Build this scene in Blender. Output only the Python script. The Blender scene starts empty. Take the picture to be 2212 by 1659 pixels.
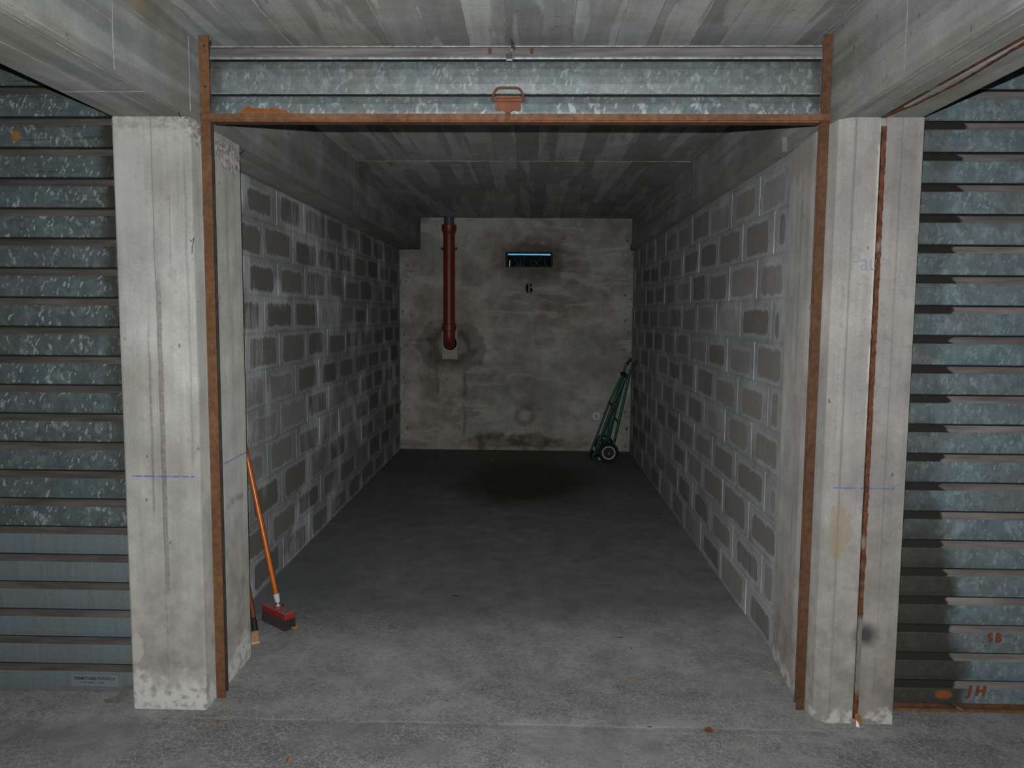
import bpy, bmesh, math, random
from mathutils import Vector, Matrix

# ------------------------------------------------------------------ camera, world, flash, exposure
sc = bpy.context.scene
col = sc.collection
CAM = Vector((0.0259, -2.7304, 1.4764))
YAW, PITCH, ROLL, FPX = -0.0253, -0.0900, 0.0076, 1676.9
fwd = Vector((math.sin(YAW)*math.cos(PITCH), math.cos(YAW)*math.cos(PITCH), math.sin(PITCH)))
rt0 = Vector((math.cos(YAW), -math.sin(YAW), 0))
up0 = rt0.cross(fwd)
rt = rt0*math.cos(ROLL) + up0*math.sin(ROLL)
upv = -rt0*math.sin(ROLL) + up0*math.cos(ROLL)
cd = bpy.data.cameras.new('camera')
cd.sensor_fit = 'HORIZONTAL'; cd.sensor_width = 36.0; cd.lens = 36.0*FPX/2212.0
cd.clip_start = 0.02
cam = bpy.data.objects.new('camera', cd); col.objects.link(cam)
M = Matrix((rt, upv, -fwd)).transposed().to_4x4(); M.translation = CAM
cam.matrix_world = M
sc.camera = cam

w = bpy.data.worlds.new('sky'); sc.world = w; w.use_nodes = True
w.node_tree.nodes['Background'].inputs[0].default_value = (0.11, 0.36, 0.64, 1)
w.node_tree.nodes['Background'].inputs[1].default_value = 1.0

w.cycles.sampling_method = 'NONE'     # plain even sky, only seen through the vent slot

# the camera's own flash, a little above and beside the lens
fl = bpy.data.lights.new('camera_flash', 'AREA'); fl.shape = 'RECTANGLE'; fl.size = 0.026; fl.size_y = 0.013
fl.energy = 98.0; fl.color = (0.985, 0.99, 1.0)
flash = bpy.data.objects.new('camera_flash', fl); col.objects.link(flash)
FM = Matrix((rt, upv, -fwd)).transposed().to_4x4(); FM.translation = CAM - rt*0.032 + upv*0.078 + fwd*0.01
flash.matrix_world = FM

sc.view_settings.view_transform = 'Standard'; sc.view_settings.look = 'None'
sc.view_settings.gamma = 1.0; sc.view_settings.use_curve_mapping = False
sc.view_settings.exposure = 0.0
cy = sc.cycles
cy.max_bounces = 3; cy.diffuse_bounces = 1; cy.glossy_bounces = 1; cy.transmission_bounces = 0; cy.volume_bounces = 0; cy.transparent_max_bounces = 2
cy.use_light_tree = False; cy.use_adaptive_sampling = True; cy.adaptive_threshold = 0.05
cy.caustics_reflective = False; cy.caustics_refractive = False

R = random.Random(6)
PI = math.pi

# ------------------------------------------------------------------ helpers
class MB:
    def __init__(s): s.v = []; s.f = []; s.m = []
    def add(s, vs, fs, mi=0):
        o = len(s.v); s.v += [tuple(p) for p in vs]
        for f in fs: s.f.append([o+i for i in f]); s.m.append(mi)
        return s
    def box(s, x0, x1, y0, y1, z0, z1, mi=0):
        return s.add([(x0,y0,z0),(x1,y0,z0),(x1,y1,z0),(x0,y1,z0),(x0,y0,z1),(x1,y0,z1),(x1,y1,z1),(x0,y1,z1)],
                     [(0,3,2,1),(4,5,6,7),(0,1,5,4),(1,2,6,5),(2,3,7,6),(3,0,4,7)], mi)
    def prism(s, pts, a, b, axis='z', mi=0):
        # pts: ccw polygon; axis z -> (x,y), x -> (y,z), y -> (x,z)
        n = len(pts)
        def P(p, t):
            return {'z': (p[0], p[1], t), 'x': (t, p[0], p[1]), 'y': (p[0], t, p[1])}[axis]
        vs = [P(p, a) for p in pts] + [P(p, b) for p in pts]
        fs = [tuple(range(n-1, -1, -1)), tuple(range(n, 2*n))] + [(i, (i+1) % n, n+(i+1) % n, n+i) for i in range(n)]
        return s.add(vs, fs, mi)
    def tube(s, pts, r, n=12, mi=0, cap=True):
        pts = [Vector(p) for p in pts]; k = len(pts)
        rr = r if isinstance(r, (list, tuple)) else [r]*k
        t0 = (pts[1]-pts[0]).normalized()
        u = t0.orthogonal().normalized(); rings = []
        for i, p in enumerate(pts):
            a = pts[max(i-1, 0)]; b = pts[min(i+1, k-1)]
            t = (b-a).normalized()
            u = (u - t*u.dot(t)).normalized(); w2 = t.cross(u)
            rings.append([p + (u*math.cos(2*PI*j/n) + w2*math.sin(2*PI*j/n))*rr[i] for j in range(n)])
        vs = [q for r_ in rings for q in r_]; fs = []
        for i in range(k-1):
            for j in range(n):
                fs.append((i*n+j, i*n+(j+1) % n, (i+1)*n+(j+1) % n, (i+1)*n+j))
        if cap:
            fs.append(tuple(range(n-1, -1, -1))); fs.append(tuple((k-1)*n+j for j in range(n)))
        return s.add(vs, fs, mi)
    def build(s, name, mats, parent=None, smooth=False, bevel=0.0):
        if not isinstance(mats, (list, tuple)): mats = [mats]
        o3 = base_of(parent) if parent else Vector((0, 0, 0))
        me = bpy.data.meshes.new(name)
        me.from_pydata([tuple(Vector(p)-o3) for p in s.v], [], s.f)
        for mt in mats: me.materials.append(mt)
        for p, mi in zip(me.polygons, s.m): p.material_index = mi
        bm = bmesh.new(); bm.from_mesh(me)
        bmesh.ops.recalc_face_normals(bm, faces=bm.faces); bm.to_mesh(me); bm.free()
        if smooth:
            for p in me.polygons: p.use_smooth = True
        me.update()
        o = bpy.data.objects.new(name, me); col.objects.link(o)
        if parent: o.parent = parent
        if bevel:
            b = o.modifiers.new('edge', 'BEVEL'); b.width = bevel; b.segments = 2; b.limit_method = 'ANGLE'; b.angle_limit = 0.6
        if smooth:
            try:
                me.set_sharp_from_angle(angle=0.7)
            except Exception: pass
        return o

def base_of(o):
    v = Vector((0, 0, 0))
    while o is not None:
        v += o.location; o = o.parent
    return v

def thing(name, loc, label, cat, group=None):
    o = bpy.data.objects.new(name, None); col.objects.link(o); o.location = loc; o.empty_display_size = 0.1
    o['label'] = label; o['category'] = cat
    if group: o['group'] = group
    return o
def tag(o, label=None, cat=None, group=None, kind=None):
    if label: o['label'] = label
    if cat: o['category'] = cat
    if group: o['group'] = group
    if kind: o['kind'] = kind
    return o
def arc(c, r, a0, a1, n, plane='xz', y=0):
    out = []
    for i in range(n+1):
        a = a0+(a1-a0)*i/n; p = r*math.cos(a); q = r*math.sin(a)
        out.append({'xz': (c[0]+p, y, c[1]+q), 'yz': (y, c[0]+p, c[1]+q), 'xy': (c[0]+p, c[1]+q, y)}[plane])
    return out
def text_mesh(name, body, size, loc, mat, parent, depth=0.0006, stretch=1.0, shear=0.0, bold=0.0):
    cu = bpy.data.curves.new('lettering_curve', 'FONT'); cu.body = body; cu.size = size; cu.extrude = depth; cu.offset = bold; cu.shear = shear
    cu.resolution_u = 3
    t = bpy.data.objects.new('lettering_tmp', cu); col.objects.link(t)
    dg = bpy.context.evaluated_depsgraph_get(); me = bpy.data.meshes.new_from_object(t.evaluated_get(dg))
    bpy.data.objects.remove(t); bpy.data.curves.remove(cu)
    o3 = base_of(parent)
    for v in me.vertices:
        x, y, z = v.co; v.co = (x*stretch + loc[0]-o3.x, -z + loc[1]-o3.y, y + loc[2]-o3.z)
    me.materials.clear(); me.materials.append(mat); me.name = name
    o = bpy.data.objects.new(name, me); col.objects.link(o); o.parent = parent
    return o

# ------------------------------------------------------------------ node helper
class Mat:
    def __init__(s, name):
        s.m = bpy.data.materials.new(name); s.m.use_nodes = True
        s.t = s.m.node_tree; s.t.nodes.clear()
        s.out = s.t.nodes.new('ShaderNodeOutputMaterial'); s.b = s.t.nodes.new('ShaderNodeBsdfPrincipled')
        s.t.links.new(s.b.outputs[0], s.out.inputs[0])
        s.geo = s.t.nodes.new('ShaderNodeNewGeometry'); s.pos = s.geo.outputs['Position']
        s.oi = s.t.nodes.new('ShaderNodeObjectInfo'); s.rnd = s.oi.outputs['Random']
        s._xyz = None
    def lk(s, a, b):
        if isinstance(a, (int, float)): b.default_value = a
        elif isinstance(a, (tuple, list)):
            b.default_value = tuple(a)+(1,) if (len(a) == 3 and len(b.default_value) == 4) else tuple(a)
        else: s.t.links.new(a, b)
    def math(s, op, a, b=0.0, c=None, clamp=False):
        n = s.t.nodes.new('ShaderNodeMath'); n.operation = op; n.use_clamp = clamp
        s.lk(a, n.inputs[0]); s.lk(b, n.inputs[1])
        if c is not None: s.lk(c, n.inputs[2])
        return n.outputs[0]
    def add(s, a, b): return s.math('ADD', a, b)
    def sub(s, a, b): return s.math('SUBTRACT', a, b)
    def mul(s, a, b): return s.math('MULTIPLY', a, b)
    def xyz(s):
        if s._xyz is None:
            n = s.t.nodes.new('ShaderNodeSeparateXYZ'); s.lk(s.pos, n.inputs[0]); s._xyz = n.outputs
        return s._xyz
    def comb(s, x, y, z):
        n = s.t.nodes.new('ShaderNodeCombineXYZ'); s.lk(x, n.inputs[0]); s.lk(y, n.inputs[1]); s.lk(z, n.inputs[2]); return n.outputs[0]
    def vscale(s, v, sc3, off=None):
        n = s.t.nodes.new('ShaderNodeVectorMath'); n.operation = 'MULTIPLY_ADD'
        s.lk(v, n.inputs[0]); n.inputs[1].default_value = sc3
        if off is None: n.inputs[2].default_value = (0, 0, 0)
        else: s.lk(off, n.inputs[2])
        return n.outputs[0]
    def vadd(s, a, b):
        n = s.t.nodes.new('ShaderNodeVectorMath'); n.operation = 'ADD'; s.lk(a, n.inputs[0]); s.lk(b, n.inputs[1]); return n.outputs[0]
    def rand_off(s, k=37.0):
        r = s.mul(s.rnd, k); return s.comb(r, s.mul(r, 1.7), s.mul(r, 0.63))
    def noise(s, scale, detail=3, vec=None, rough=0.55, dist=0.0):
        n = s.t.nodes.new('ShaderNodeTexNoise'); n.inputs['Scale'].default_value = scale; n.inputs['Detail'].default_value = detail
        n.inputs['Roughness'].default_value = rough; n.inputs['Distortion'].default_value = dist
        s.lk(vec if vec is not None else s.pos, n.inputs['Vector']); return n.outputs['Fac']
    def noisec(s, scale, detail=2, vec=None):
        n = s.t.nodes.new('ShaderNodeTexNoise'); n.inputs['Scale'].default_value = scale; n.inputs['Detail'].default_value = detail
        s.lk(vec if vec is not None else s.pos, n.inputs['Vector']); return n.outputs['Color']
    def vor(s, scale, vec=None, feature='F1', rnd=1.0, out=None):
        n = s.t.nodes.new('ShaderNodeTexVoronoi'); n.feature = feature; n.inputs['Scale'].default_value = scale
        n.inputs['Randomness'].default_value = rnd
        s.lk(vec if vec is not None else s.pos, n.inputs['Vector'])
        return n.outputs[out or ('Distance')]
    def sm(s, x, a, b, lo=0.0, hi=1.0):
        n = s.t.nodes.new('ShaderNodeMapRange'); n.interpolation_type = 'SMOOTHSTEP'
        s.lk(x, n.inputs[0]); s.lk(a, n.inputs[1]); s.lk(b, n.inputs[2]); n.inputs[3].default_value = lo; n.inputs[4].default_value = hi
        return n.outputs[0]
    def lin(s, x, a, b, lo=0.0, hi=1.0):
        n = s.t.nodes.new('ShaderNodeMapRange')
        s.lk(x, n.inputs[0]); s.lk(a, n.inputs[1]); s.lk(b, n.inputs[2]); s.lk(lo, n.inputs[3]); s.lk(hi, n.inputs[4])
        return n.outputs[0]
    def mix(s, f, a, b, mode='MIX'):
        n = s.t.nodes.new('ShaderNodeMix'); n.data_type = 'RGBA'; n.blend_type = mode
        s.lk(f, n.inputs[0]); s.lk(a, n.inputs[6]); s.lk(b, n.inputs[7]); return n.outputs[2]
    def scalec(s, c, f):
        n = s.t.nodes.new('ShaderNodeVectorMath'); n.operation = 'SCALE'
        if isinstance(c, (tuple, list)): n.inputs[0].default_value = tuple(c)[:3]
        else: s.lk(c, n.inputs[0])
        s.lk(f, n.inputs['Scale']); return n.outputs[0]
    def sep(s, c):
        n = s.t.nodes.new('ShaderNodeSeparateXYZ'); s.lk(c, n.inputs[0]); return n.outputs
    def gauss(s, x, y, cx, cy, rx, ry):
        a = s.mul(s.sub(x, cx), 1.0/rx); b = s.mul(s.sub(y, cy), 1.0/ry)
        return s.math('SQRT', s.add(s.mul(a, a), s.mul(b, b)))       # 1 at the ellipse
    def fin(s, color, rough=0.9, metal=0.0, bump=None, strength=0.3, dist=0.004, spec=0.3, droug=0.0):
        color = s.scalec(color, 0.72)
        s.lk(color, s.b.inputs['Base Color']); s.lk(rough, s.b.inputs['Roughness']); s.lk(metal, s.b.inputs['Metallic'])
        s.b.inputs['Specular IOR Level'].default_value = spec
        if 'Diffuse Roughness' in s.b.inputs: s.b.inputs['Diffuse Roughness'].default_value = droug
        if bump is not None:
            n = s.t.nodes.new('ShaderNodeBump'); n.inputs['Strength'].default_value = strength; n.inputs['Distance'].default_value = dist
            s.lk(bump, n.inputs['Height']); s.t.links.new(n.outputs[0], s.b.inputs['Normal'])
        return s.m

# ------------------------------------------------------------------ materials
def plain(name, c, rough=0.6, metal=0.0, var=0.15, scale=30, spec=0.4):
    m = Mat(name); n = m.noise(scale, 4); f = m.lin(n, 0.25, 0.75, 1-var, 1+var)
    return m.fin(m.scalec(c, f), rough, metal, spec=spec)

def concrete(name, base, axis, tint=(0.9, 0.88, 0.74), light=1.25, dark=0.62, perobj=0.0, blot=0.5, droug=0.0, blotch=None, extra=None):
    """board-marked concrete; axis = direction of the board grain"""
    m = Mat(name); x, y, z = m.xyz()
    st = {'x': (1.2, 26, 26), 'y': (26, 1.2, 26), 'z': (26, 26, 1.2)}[axis]
    vec = m.vscale(m.pos, st, m.rand_off() if perobj else None)
    grain = m.noise(1.0, 5, vec, 0.65)
    fine = m.noise(110, 4, None, 0.7)
    big = m.noise(1.7, 4, m.vscale(m.pos, (1, 1, 1), m.rand_off() if perobj else None), 0.6)
    mid = m.noise(7.0, 5, None, 0.65)
    f = m.lin(grain, 0.28, 0.72, 0.84, 1.13)
    f = m.mul(f, m.lin(fine, 0.25, 0.75, 0.88, 1.12))
    f = m.mul(f, m.lin(mid, 0.25, 0.75, 0.82, 1.14))
    f = m.mul(f, m.sm(big, 0.34, 0.66, dark, light) if blot else 1.0)
    if perobj: f = m.mul(f, m.lin(m.rnd, 0, 1, 1-perobj, 1+perobj))
    c = m.mix(m.sm(m.noise(2.6, 4), 0.42, 0.68), base, tuple(b*t for b, t in zip(base, tint)))
    c = m.scalec(c, f)
    # small pits and pale crumbs
    pv = m.vor(70, m.vadd(m.pos, m.vscale(m.noisec(25, 2), (0.02, 0.02, 0.02))))
    pit = m.mul(m.sm(pv, 0.10, 0.05), m.sm(m.noise(9, 2), 0.50, 0.60))
    c = m.mix(m.mul(pit, 0.6), c, (base[0]*0.3, base[1]*0.3, base[2]*0.28))
    hv = m.t.nodes.new('ShaderNodeTexVoronoi'); hv.inputs['Scale'].default_value = 11.0
    m.lk(m.vadd(m.vscale(m.pos, (1.5, 1.5, 0.9)), m.vscale(m.noisec(30, 3), (0.03, 0.03, 0.03))), hv.inputs['Vector'])
    hole = m.mul(m.sm(hv.outputs['Distance'], 0.10, 0.05), m.sm(m.sep(hv.outputs['Color'])[0], 0.55, 0.6))
    c = m.mix(m.mul(hole, 0.7), c, (base[0]*0.22, base[1]*0.21, base[2]*0.2))
    cr = m.mul(m.sm(m.vor(95, m.vadd(m.pos, (3.1, 1.7, 0.4))), 0.14, 0.07), m.sm(m.noise(6, 2, m.vadd(m.pos, (9, 3, 1))), 0.56, 0.66))
    c = m.mix(m.mul(cr, 0.35), c, (0.75, 0.74, 0.68))
    h = m.add(m.mul(grain, 0.5), m.mul(fine, 0.35))
    if extra: c, h = extra(m, c, h)
    return m.fin(c, 0.92, 0, h, 0.35, 0.004, 0.2, droug)

def rough_mask(m, ax, az, cx, cz, rx, rz, amp=0.5):
    return m.sm(m.add(m.gauss(ax, az, cx, cz, rx, rz), m.add(m.mul(m.sub(m.noise(14, 5, None, 0.65), 0.5), amp*2.2), m.mul(m.sub(m.noise(90, 3), 0.5), amp*0.9))), 1.12, 0.84)

def left_pillar_extra(m, c, h):
    x, y, z = m.xyz()
    front = m.sm(y, 0.012, 0.004)
    # pale wet-run plaster patch at the top, board step down the middle
    up_ = m.mul(m.mul(m.sm(x, -1.330, -1.336), m.sm(m.add(z, m.mul(m.noise(40, 3), 0.05)), 1.70, 1.85)), m.mul(front, m.sm(m.add(z, m.mul(m.noise(70, 3), 0.03)), 2.10, 2.085)))
    c = m.mix(m.mul(up_, 0.65), c, (0.50, 0.50, 0.49))
    mot = m.noise(3.2, 6, m.vscale(m.pos, (1.6, 1, 1)), 0.65)
    c = m.scalec(c, m.lin(mot, 0.3, 0.7, 0.88, 1.1))
    c = m.mix(m.mul(m.sm(m.noise(19, 4, None, 0.65), 0.56, 0.68), m.mul(front, 0.25)), c, (0.25, 0.225, 0.18))
    # two long dark runs
    wob = m.mul(m.sub(m.noise(5, 3, m.comb(0, 0, z)), 0.5), 0.02)
    for xs, wd, z0, z1, k in ((-1.297, 0.010, 0.42, 1.72, 0.62), (-1.338, 0.0055, 0.72, 1.52, 0.5), (-1.247, 0.003, 1.62, 2.05, 0.35), (-1.19, 0.006, 0.9, 2.1, 0.30)):
        run = m.mul(m.sm(m.math('ABSOLUTE', m.sub(m.add(x, wob), xs)), wd, wd*0.6), m.mul(m.sm(z, z0, z0+0.05), m.sm(z, z1, z1-0.25)))
        c = m.mix(m.mul(m.mul(run, front), m.lin(m.noise(60, 3), 0.3, 0.6, k*0.4, k)), c, (0.13, 0.125, 0.095))
    seam = m.sm(m.math('ABSOLUTE', m.sub(m.add(x, m.mul(wob, 0.5)), -1.305)), 0.0035, 0.001)
    c = m.mix(m.mul(m.mul(seam, front), 0.45), c, (0.16, 0.15, 0.13))
    # olive grime low down, efflorescence at the foot
    gr = m.mul(m.sm(m.add(z, m.mul(m.noise(6, 5, None, 0.6), 0.8)), 1.35, 0.55), 0.62)
    c = m.mix(gr, c, m.mix(m.sm(m.noise(13, 5, None, 0.65), 0.35, 0.65), (0.225, 0.21, 0.165), (0.42, 0.395, 0.325)))
    ef = m.sm(m.add(z, m.mul(m.sub(m.noise(9, 5), 0.5), 0.28)), 0.145, 0.085)
    c = m.mix(m.mul(ef, m.sm(m.noise(34, 4), 0.33, 0.55)), c, (0.66, 0.65, 0.62))
    ef2 = rough_mask(m, x, z, -1.425, 0.235, 0.028, 0.055)
    c = m.mix(m.mul(m.mul(ef2, front), 0.7), c, (0.55, 0.54, 0.50))
    # broken aggregate under the beam, both sides of the rail
    ag = m.math('MAXIMUM', rough_mask(m, y, z, 0.06, 2.16, 0.10, 0.09), rough_mask(m, y, z, 0.33, 2.08, 0.14, 0.06)); ag = m.mul(ag, m.sm(m.add(x, m.mul(m.sub(m.noise(50, 3), 0.5), 0.05)), -1.20, -1.175))
    sp = m.vor(75, m.vadd(m.pos, m.vscale(m.noisec(30, 2), (0.03, 0.03, 0.03))), 'F1', 1.0, 'Color')
    c = m.mix(m.mul(ag, 0.85), c, m.mix(m.sep(sp)[0], (0.16, 0.15, 0.13), (0.62, 0.60, 0.56)))
    tp = m.mul(m.sm(m.add(z, m.mul(m.noise(30, 3), 0.02)), 2.112, 2.122), m.sm(m.noise(45, 4), 0.4, 0.6))
    c = m.mix(m.mul(tp, 0.5), c, (0.24, 0.23, 0.20))
    # blue chalk level line
    bl = m.mul(m.sm(m.math('ABSOLUTE', m.sub(z, m.add(0.882, m.mul(m.sub(y, 0), 0.02)))), 0.0032, 0.0018), m.sm(m.noise(60, 3), 0.36, 0.5))
    bl = m.mul(bl, m.math('MAXIMUM', m.mul(front, m.sm(m.math('ABSOLUTE', m.sub(x, -1.30)), 0.118, 0.108)), m.sm(y, 0.2, 0.22)))
    c = m.mix(m.mul(bl, 0.85), c, (0.10, 0.14, 0.55))
    bd = m.mul(m.sm(m.math('ABSOLUTE', m.sub(z, 0.72)), 0.03, 0.0), m.mul(m.sm(y, 0.2, 0.25), m.sm(m.noise(16, 3), 0.42, 0.6)))
    c = m.mix(m.mul(bd, 0.5), c, (0.12, 0.12, 0.11))
    return c, h

def right_pillar_extra(m, c, h):
    x, y, z = m.xyz()
    front = m.sm(y, 0.012, 0.004)
    for xs, wd, k in ((1.118, 0.005, 0.4), (1.275, 0.004, 0.25)):
        seam = m.sm(m.math('ABSOLUTE', m.sub(x, m.add(xs, m.mul(m.sub(m.noise(6, 3, m.comb(0, 0, z)), 0.5), 0.006)))), wd, wd*0.4)
        c = m.mix(m.mul(m.mul(seam, front), k), c, (0.15, 0.14, 0.12))
    gr = m.mul(m.sm(m.add(z, m.mul(m.noise(5, 5, None, 0.6), 0.9)), 1.35, 0.55), 0.62)
    c = m.mix(gr, c, m.mix(m.sm(m.noise(13, 5, None, 0.65), 0.35, 0.65), (0.22, 0.20, 0.17), (0.395, 0.365, 0.315)))
    mot = m.noise(3.2, 6, m.vscale(m.pos, (1.6, 1, 1)), 0.65)
    c = m.scalec(c, m.lin(mot, 0.3, 0.7, 0.84, 1.12))
    c = m.mix(m.mul(m.sm(m.noise(19, 4, None, 0.65), 0.54, 0.66), m.mul(front, 0.30)), c, (0.24, 0.21, 0.165))
    c = m.scalec(c, m.lin(m.mul(m.sm(x, 1.214, 1.222), front), 0, 1, 1.0, 0.87))
    crumb = m.mul(m.mul(m.sm(m.math('ABSOLUTE', m.sub(m.add(x, m.mul(m.sub(m.noise(60, 3), 0.5), 0.008)), 1.200)), 0.006, 0.002), front), m.mul(m.sm(m.noise(7, 3), 0.42, 0.55), m.sm(z, 0.9, 1.3)))
    c = m.mix(m.mul(crumb, 0.7), c, (0.70, 0.67, 0.60))
    # ochre splash, black smudge, red tick
    oc = m.mul(rough_mask(m, x, z, 1.13, 0.72, 0.048, 0.085, 0.9), front)
    c = m.mix(m.mul(oc, 0.45), c, (0.36, 0.27, 0.14))
    bk = m.mul(m.sm(m.add(m.gauss(x, z, 1.235, 0.335, 0.05, 0.05), m.mul(m.sub(m.noise(20, 3), 0.5), 0.7)), 1.3, 0.2), front)
    c = m.mix(m.mul(bk, 0.85), c, (0.035, 0.035, 0.045))
    sc_ = m.mul(m.mul(m.sm(m.noise(1, 4, m.vscale(m.pos, (18, 1, 190))), 0.64, 0.72), m.sm(m.math('ABSOLUTE', m.sub(x, 1.14)), 0.06, 0.03)), m.mul(front, m.sm(m.math('ABSOLUTE', m.sub(z, 0.72)), 0.30, 0.15)))
    c = m.mix(m.mul(sc_, 0.6), c, (0.12, 0.11, 0.10))
    ef = m.mul(m.sm(m.add(z, m.mul(m.sub(m.noise(12, 5), 0.5), 0.16)), 0.065, 0.03), m.sm(m.noise(20, 4), 0.42, 0.56))
    c = m.mix(m.mul(ef, 0.85), c, (0.62, 0.60, 0.57))
    bl = m.mul(m.sm(m.math('ABSOLUTE', m.sub(z, 0.872)), 0.003, 0.0016), m.sm(m.noise(50, 3), 0.36, 0.5))
    bl = m.mul(bl, m.mul(front, m.sm(m.math('ABSOLUTE', m.sub(x, 1.205)), 0.12, 0.11)))
    c = m.mix(m.mul(bl, 0.8), c, (0.10, 0.14, 0.55))
    # inner face: board step and dark chips
    inn = m.sm(y, 0.2, 0.22)
    sm_ = m.mul(m.sm(m.math('ABSOLUTE', m.sub(y, m.add(0.345, m.mul(m.noise(4, 3, m.comb(0, 0, z)), 0.02)))), 0.006, 0.002), m.mul(inn, m.sm(m.noise(12, 3), 0.35, 0.55)))
    c = m.mix(m.mul(sm_, 0.55), c, m.mix(m.sm(m.noise(5, 2), 0.45, 0.55), (0.10, 0.095, 0.085), (0.62, 0.61, 0.57)))
    tpz = m.mul(m.sm(m.add(z, m.mul(m.noise(18, 3), 0.12)), 2.05, 2.13), inn)
    c = m.mix(m.mul(tpz, 0.6), c, m.mix(m.noise(60, 4), (0.13, 0.12, 0.10), (0.42, 0.40, 0.36)))
    return c, h

def beam_extra(side):
    def f(m, c, h):
        x, y, z = m.xyz()
        # cool and warm bands that follow the boards
        c2 = m.mix(m.sm(m.noise(1.0, 2, m.vscale(m.pos, (14, 0.6, 11))), 0.46, 0.56), c, m.scalec(c, 0.78))
        if side < 0:
            st = m.mul(m.sm(m.add(m.gauss(y, z, -0.34, 2.40, 0.16, 0.04), m.mul(m.noise(14, 3), 0.6)), 1.25, 0.4), m.sm(y, 0.0, -0.1))
            c2 = m.mix(m.mul(st, 0.45), c2, (0.30, 0.22, 0.10))
        lo = m.mul(m.sm(m.add(z, m.mul(m.noise(10, 3), 0.03)), 2.205, 2.19), m.sm(m.noise(5, 3), 0.4, 0.6))
        return m.mix(m.mul(lo, 0.3), c2, (0.20, 0.185, 0.14)), h
    return f

M_PIL = concrete('pillar_concrete', (0.52, 0.517, 0.49), 'z', tint=(0.94, 0.93, 0.85), light=1.1, dark=0.82, extra=left_pillar_extra, droug=0.35)
M_PIR = concrete('pillar_concrete_by_joint', (0.455, 0.445, 0.42), 'z', tint=(0.95, 0.93, 0.87), light=1.1, dark=0.82, extra=right_pillar_extra, droug=0.35)
M_BML = concrete('beam_concrete', (0.275, 0.285, 0.28), 'y', light=1.12, dark=0.85, extra=beam_extra(-1), droug=0.3)
M_BMR = concrete('beam_concrete_by_joint', (0.285, 0.29, 0.285), 'y', light=1.12, dark=0.87, extra=beam_extra(1), droug=0.3)
M_SEAM = plain('concrete_seam', (0.36, 0.36, 0.345), 0.9, 0, 0.35, 45, 0.2)

def ceil_extra(m, c, h):
    # damp patches in the concrete with sharp wandering outlines
    v = m.vscale(m.pos, (5.5, 0.55, 1.0), m.rand_off(11.0))
    p = m.sm(m.noise(1.0, 4, v, 0.5, 0.3), 0.50, 0.525)
    ac = m.noise(1.0, 4, m.vscale(m.pos, (7, 70, 1)))
    c = m.scalec(c, m.lin(p, 0, 1, 0.80, 1.12))
    c = m.scalec(c, m.lin(ac, 0.3, 0.7, 0.95, 1.05))
    return c, h
M_SEAMC = plain('ceiling_seam', (0.50, 0.50, 0.475), 0.9, 0, 0.4, 40, 0.2)
M_CEIL = concrete('ceiling_concrete', (0.385, 0.395, 0.39), 'y', perobj=0.14, light=1.05, dark=0.92, extra=ceil_extra, droug=0.2)

def mortar_nodes(m, streak, base=(0.655, 0.668, 0.675)):
    x, y, z = m.xyz()
    st = m.noise(1.0, 5, m.vscale(m.pos, (1, 75, 5)), 0.6)
    n1 = m.noise(5, 4); n2 = m.noise(30, 5, None, 0.7)
    f = m.mul(m.lin(n1, 0.3, 0.7, 0.78, 1.12), m.lin(n2, 0.3, 0.7, 0.86, 1.12))
    zone = m.sm(m.noise(1.6, 2, m.vadd(m.pos, (4, 1, 7))), 0.44, 0.6)
    f = m.mul(f, m.lin(m.mul(st, zone), 0.2, 0.7, 1.0-0.25*streak, 1.0+0.55*streak))
    return m.scalec(base, f), st, n1, n2, zone

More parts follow.
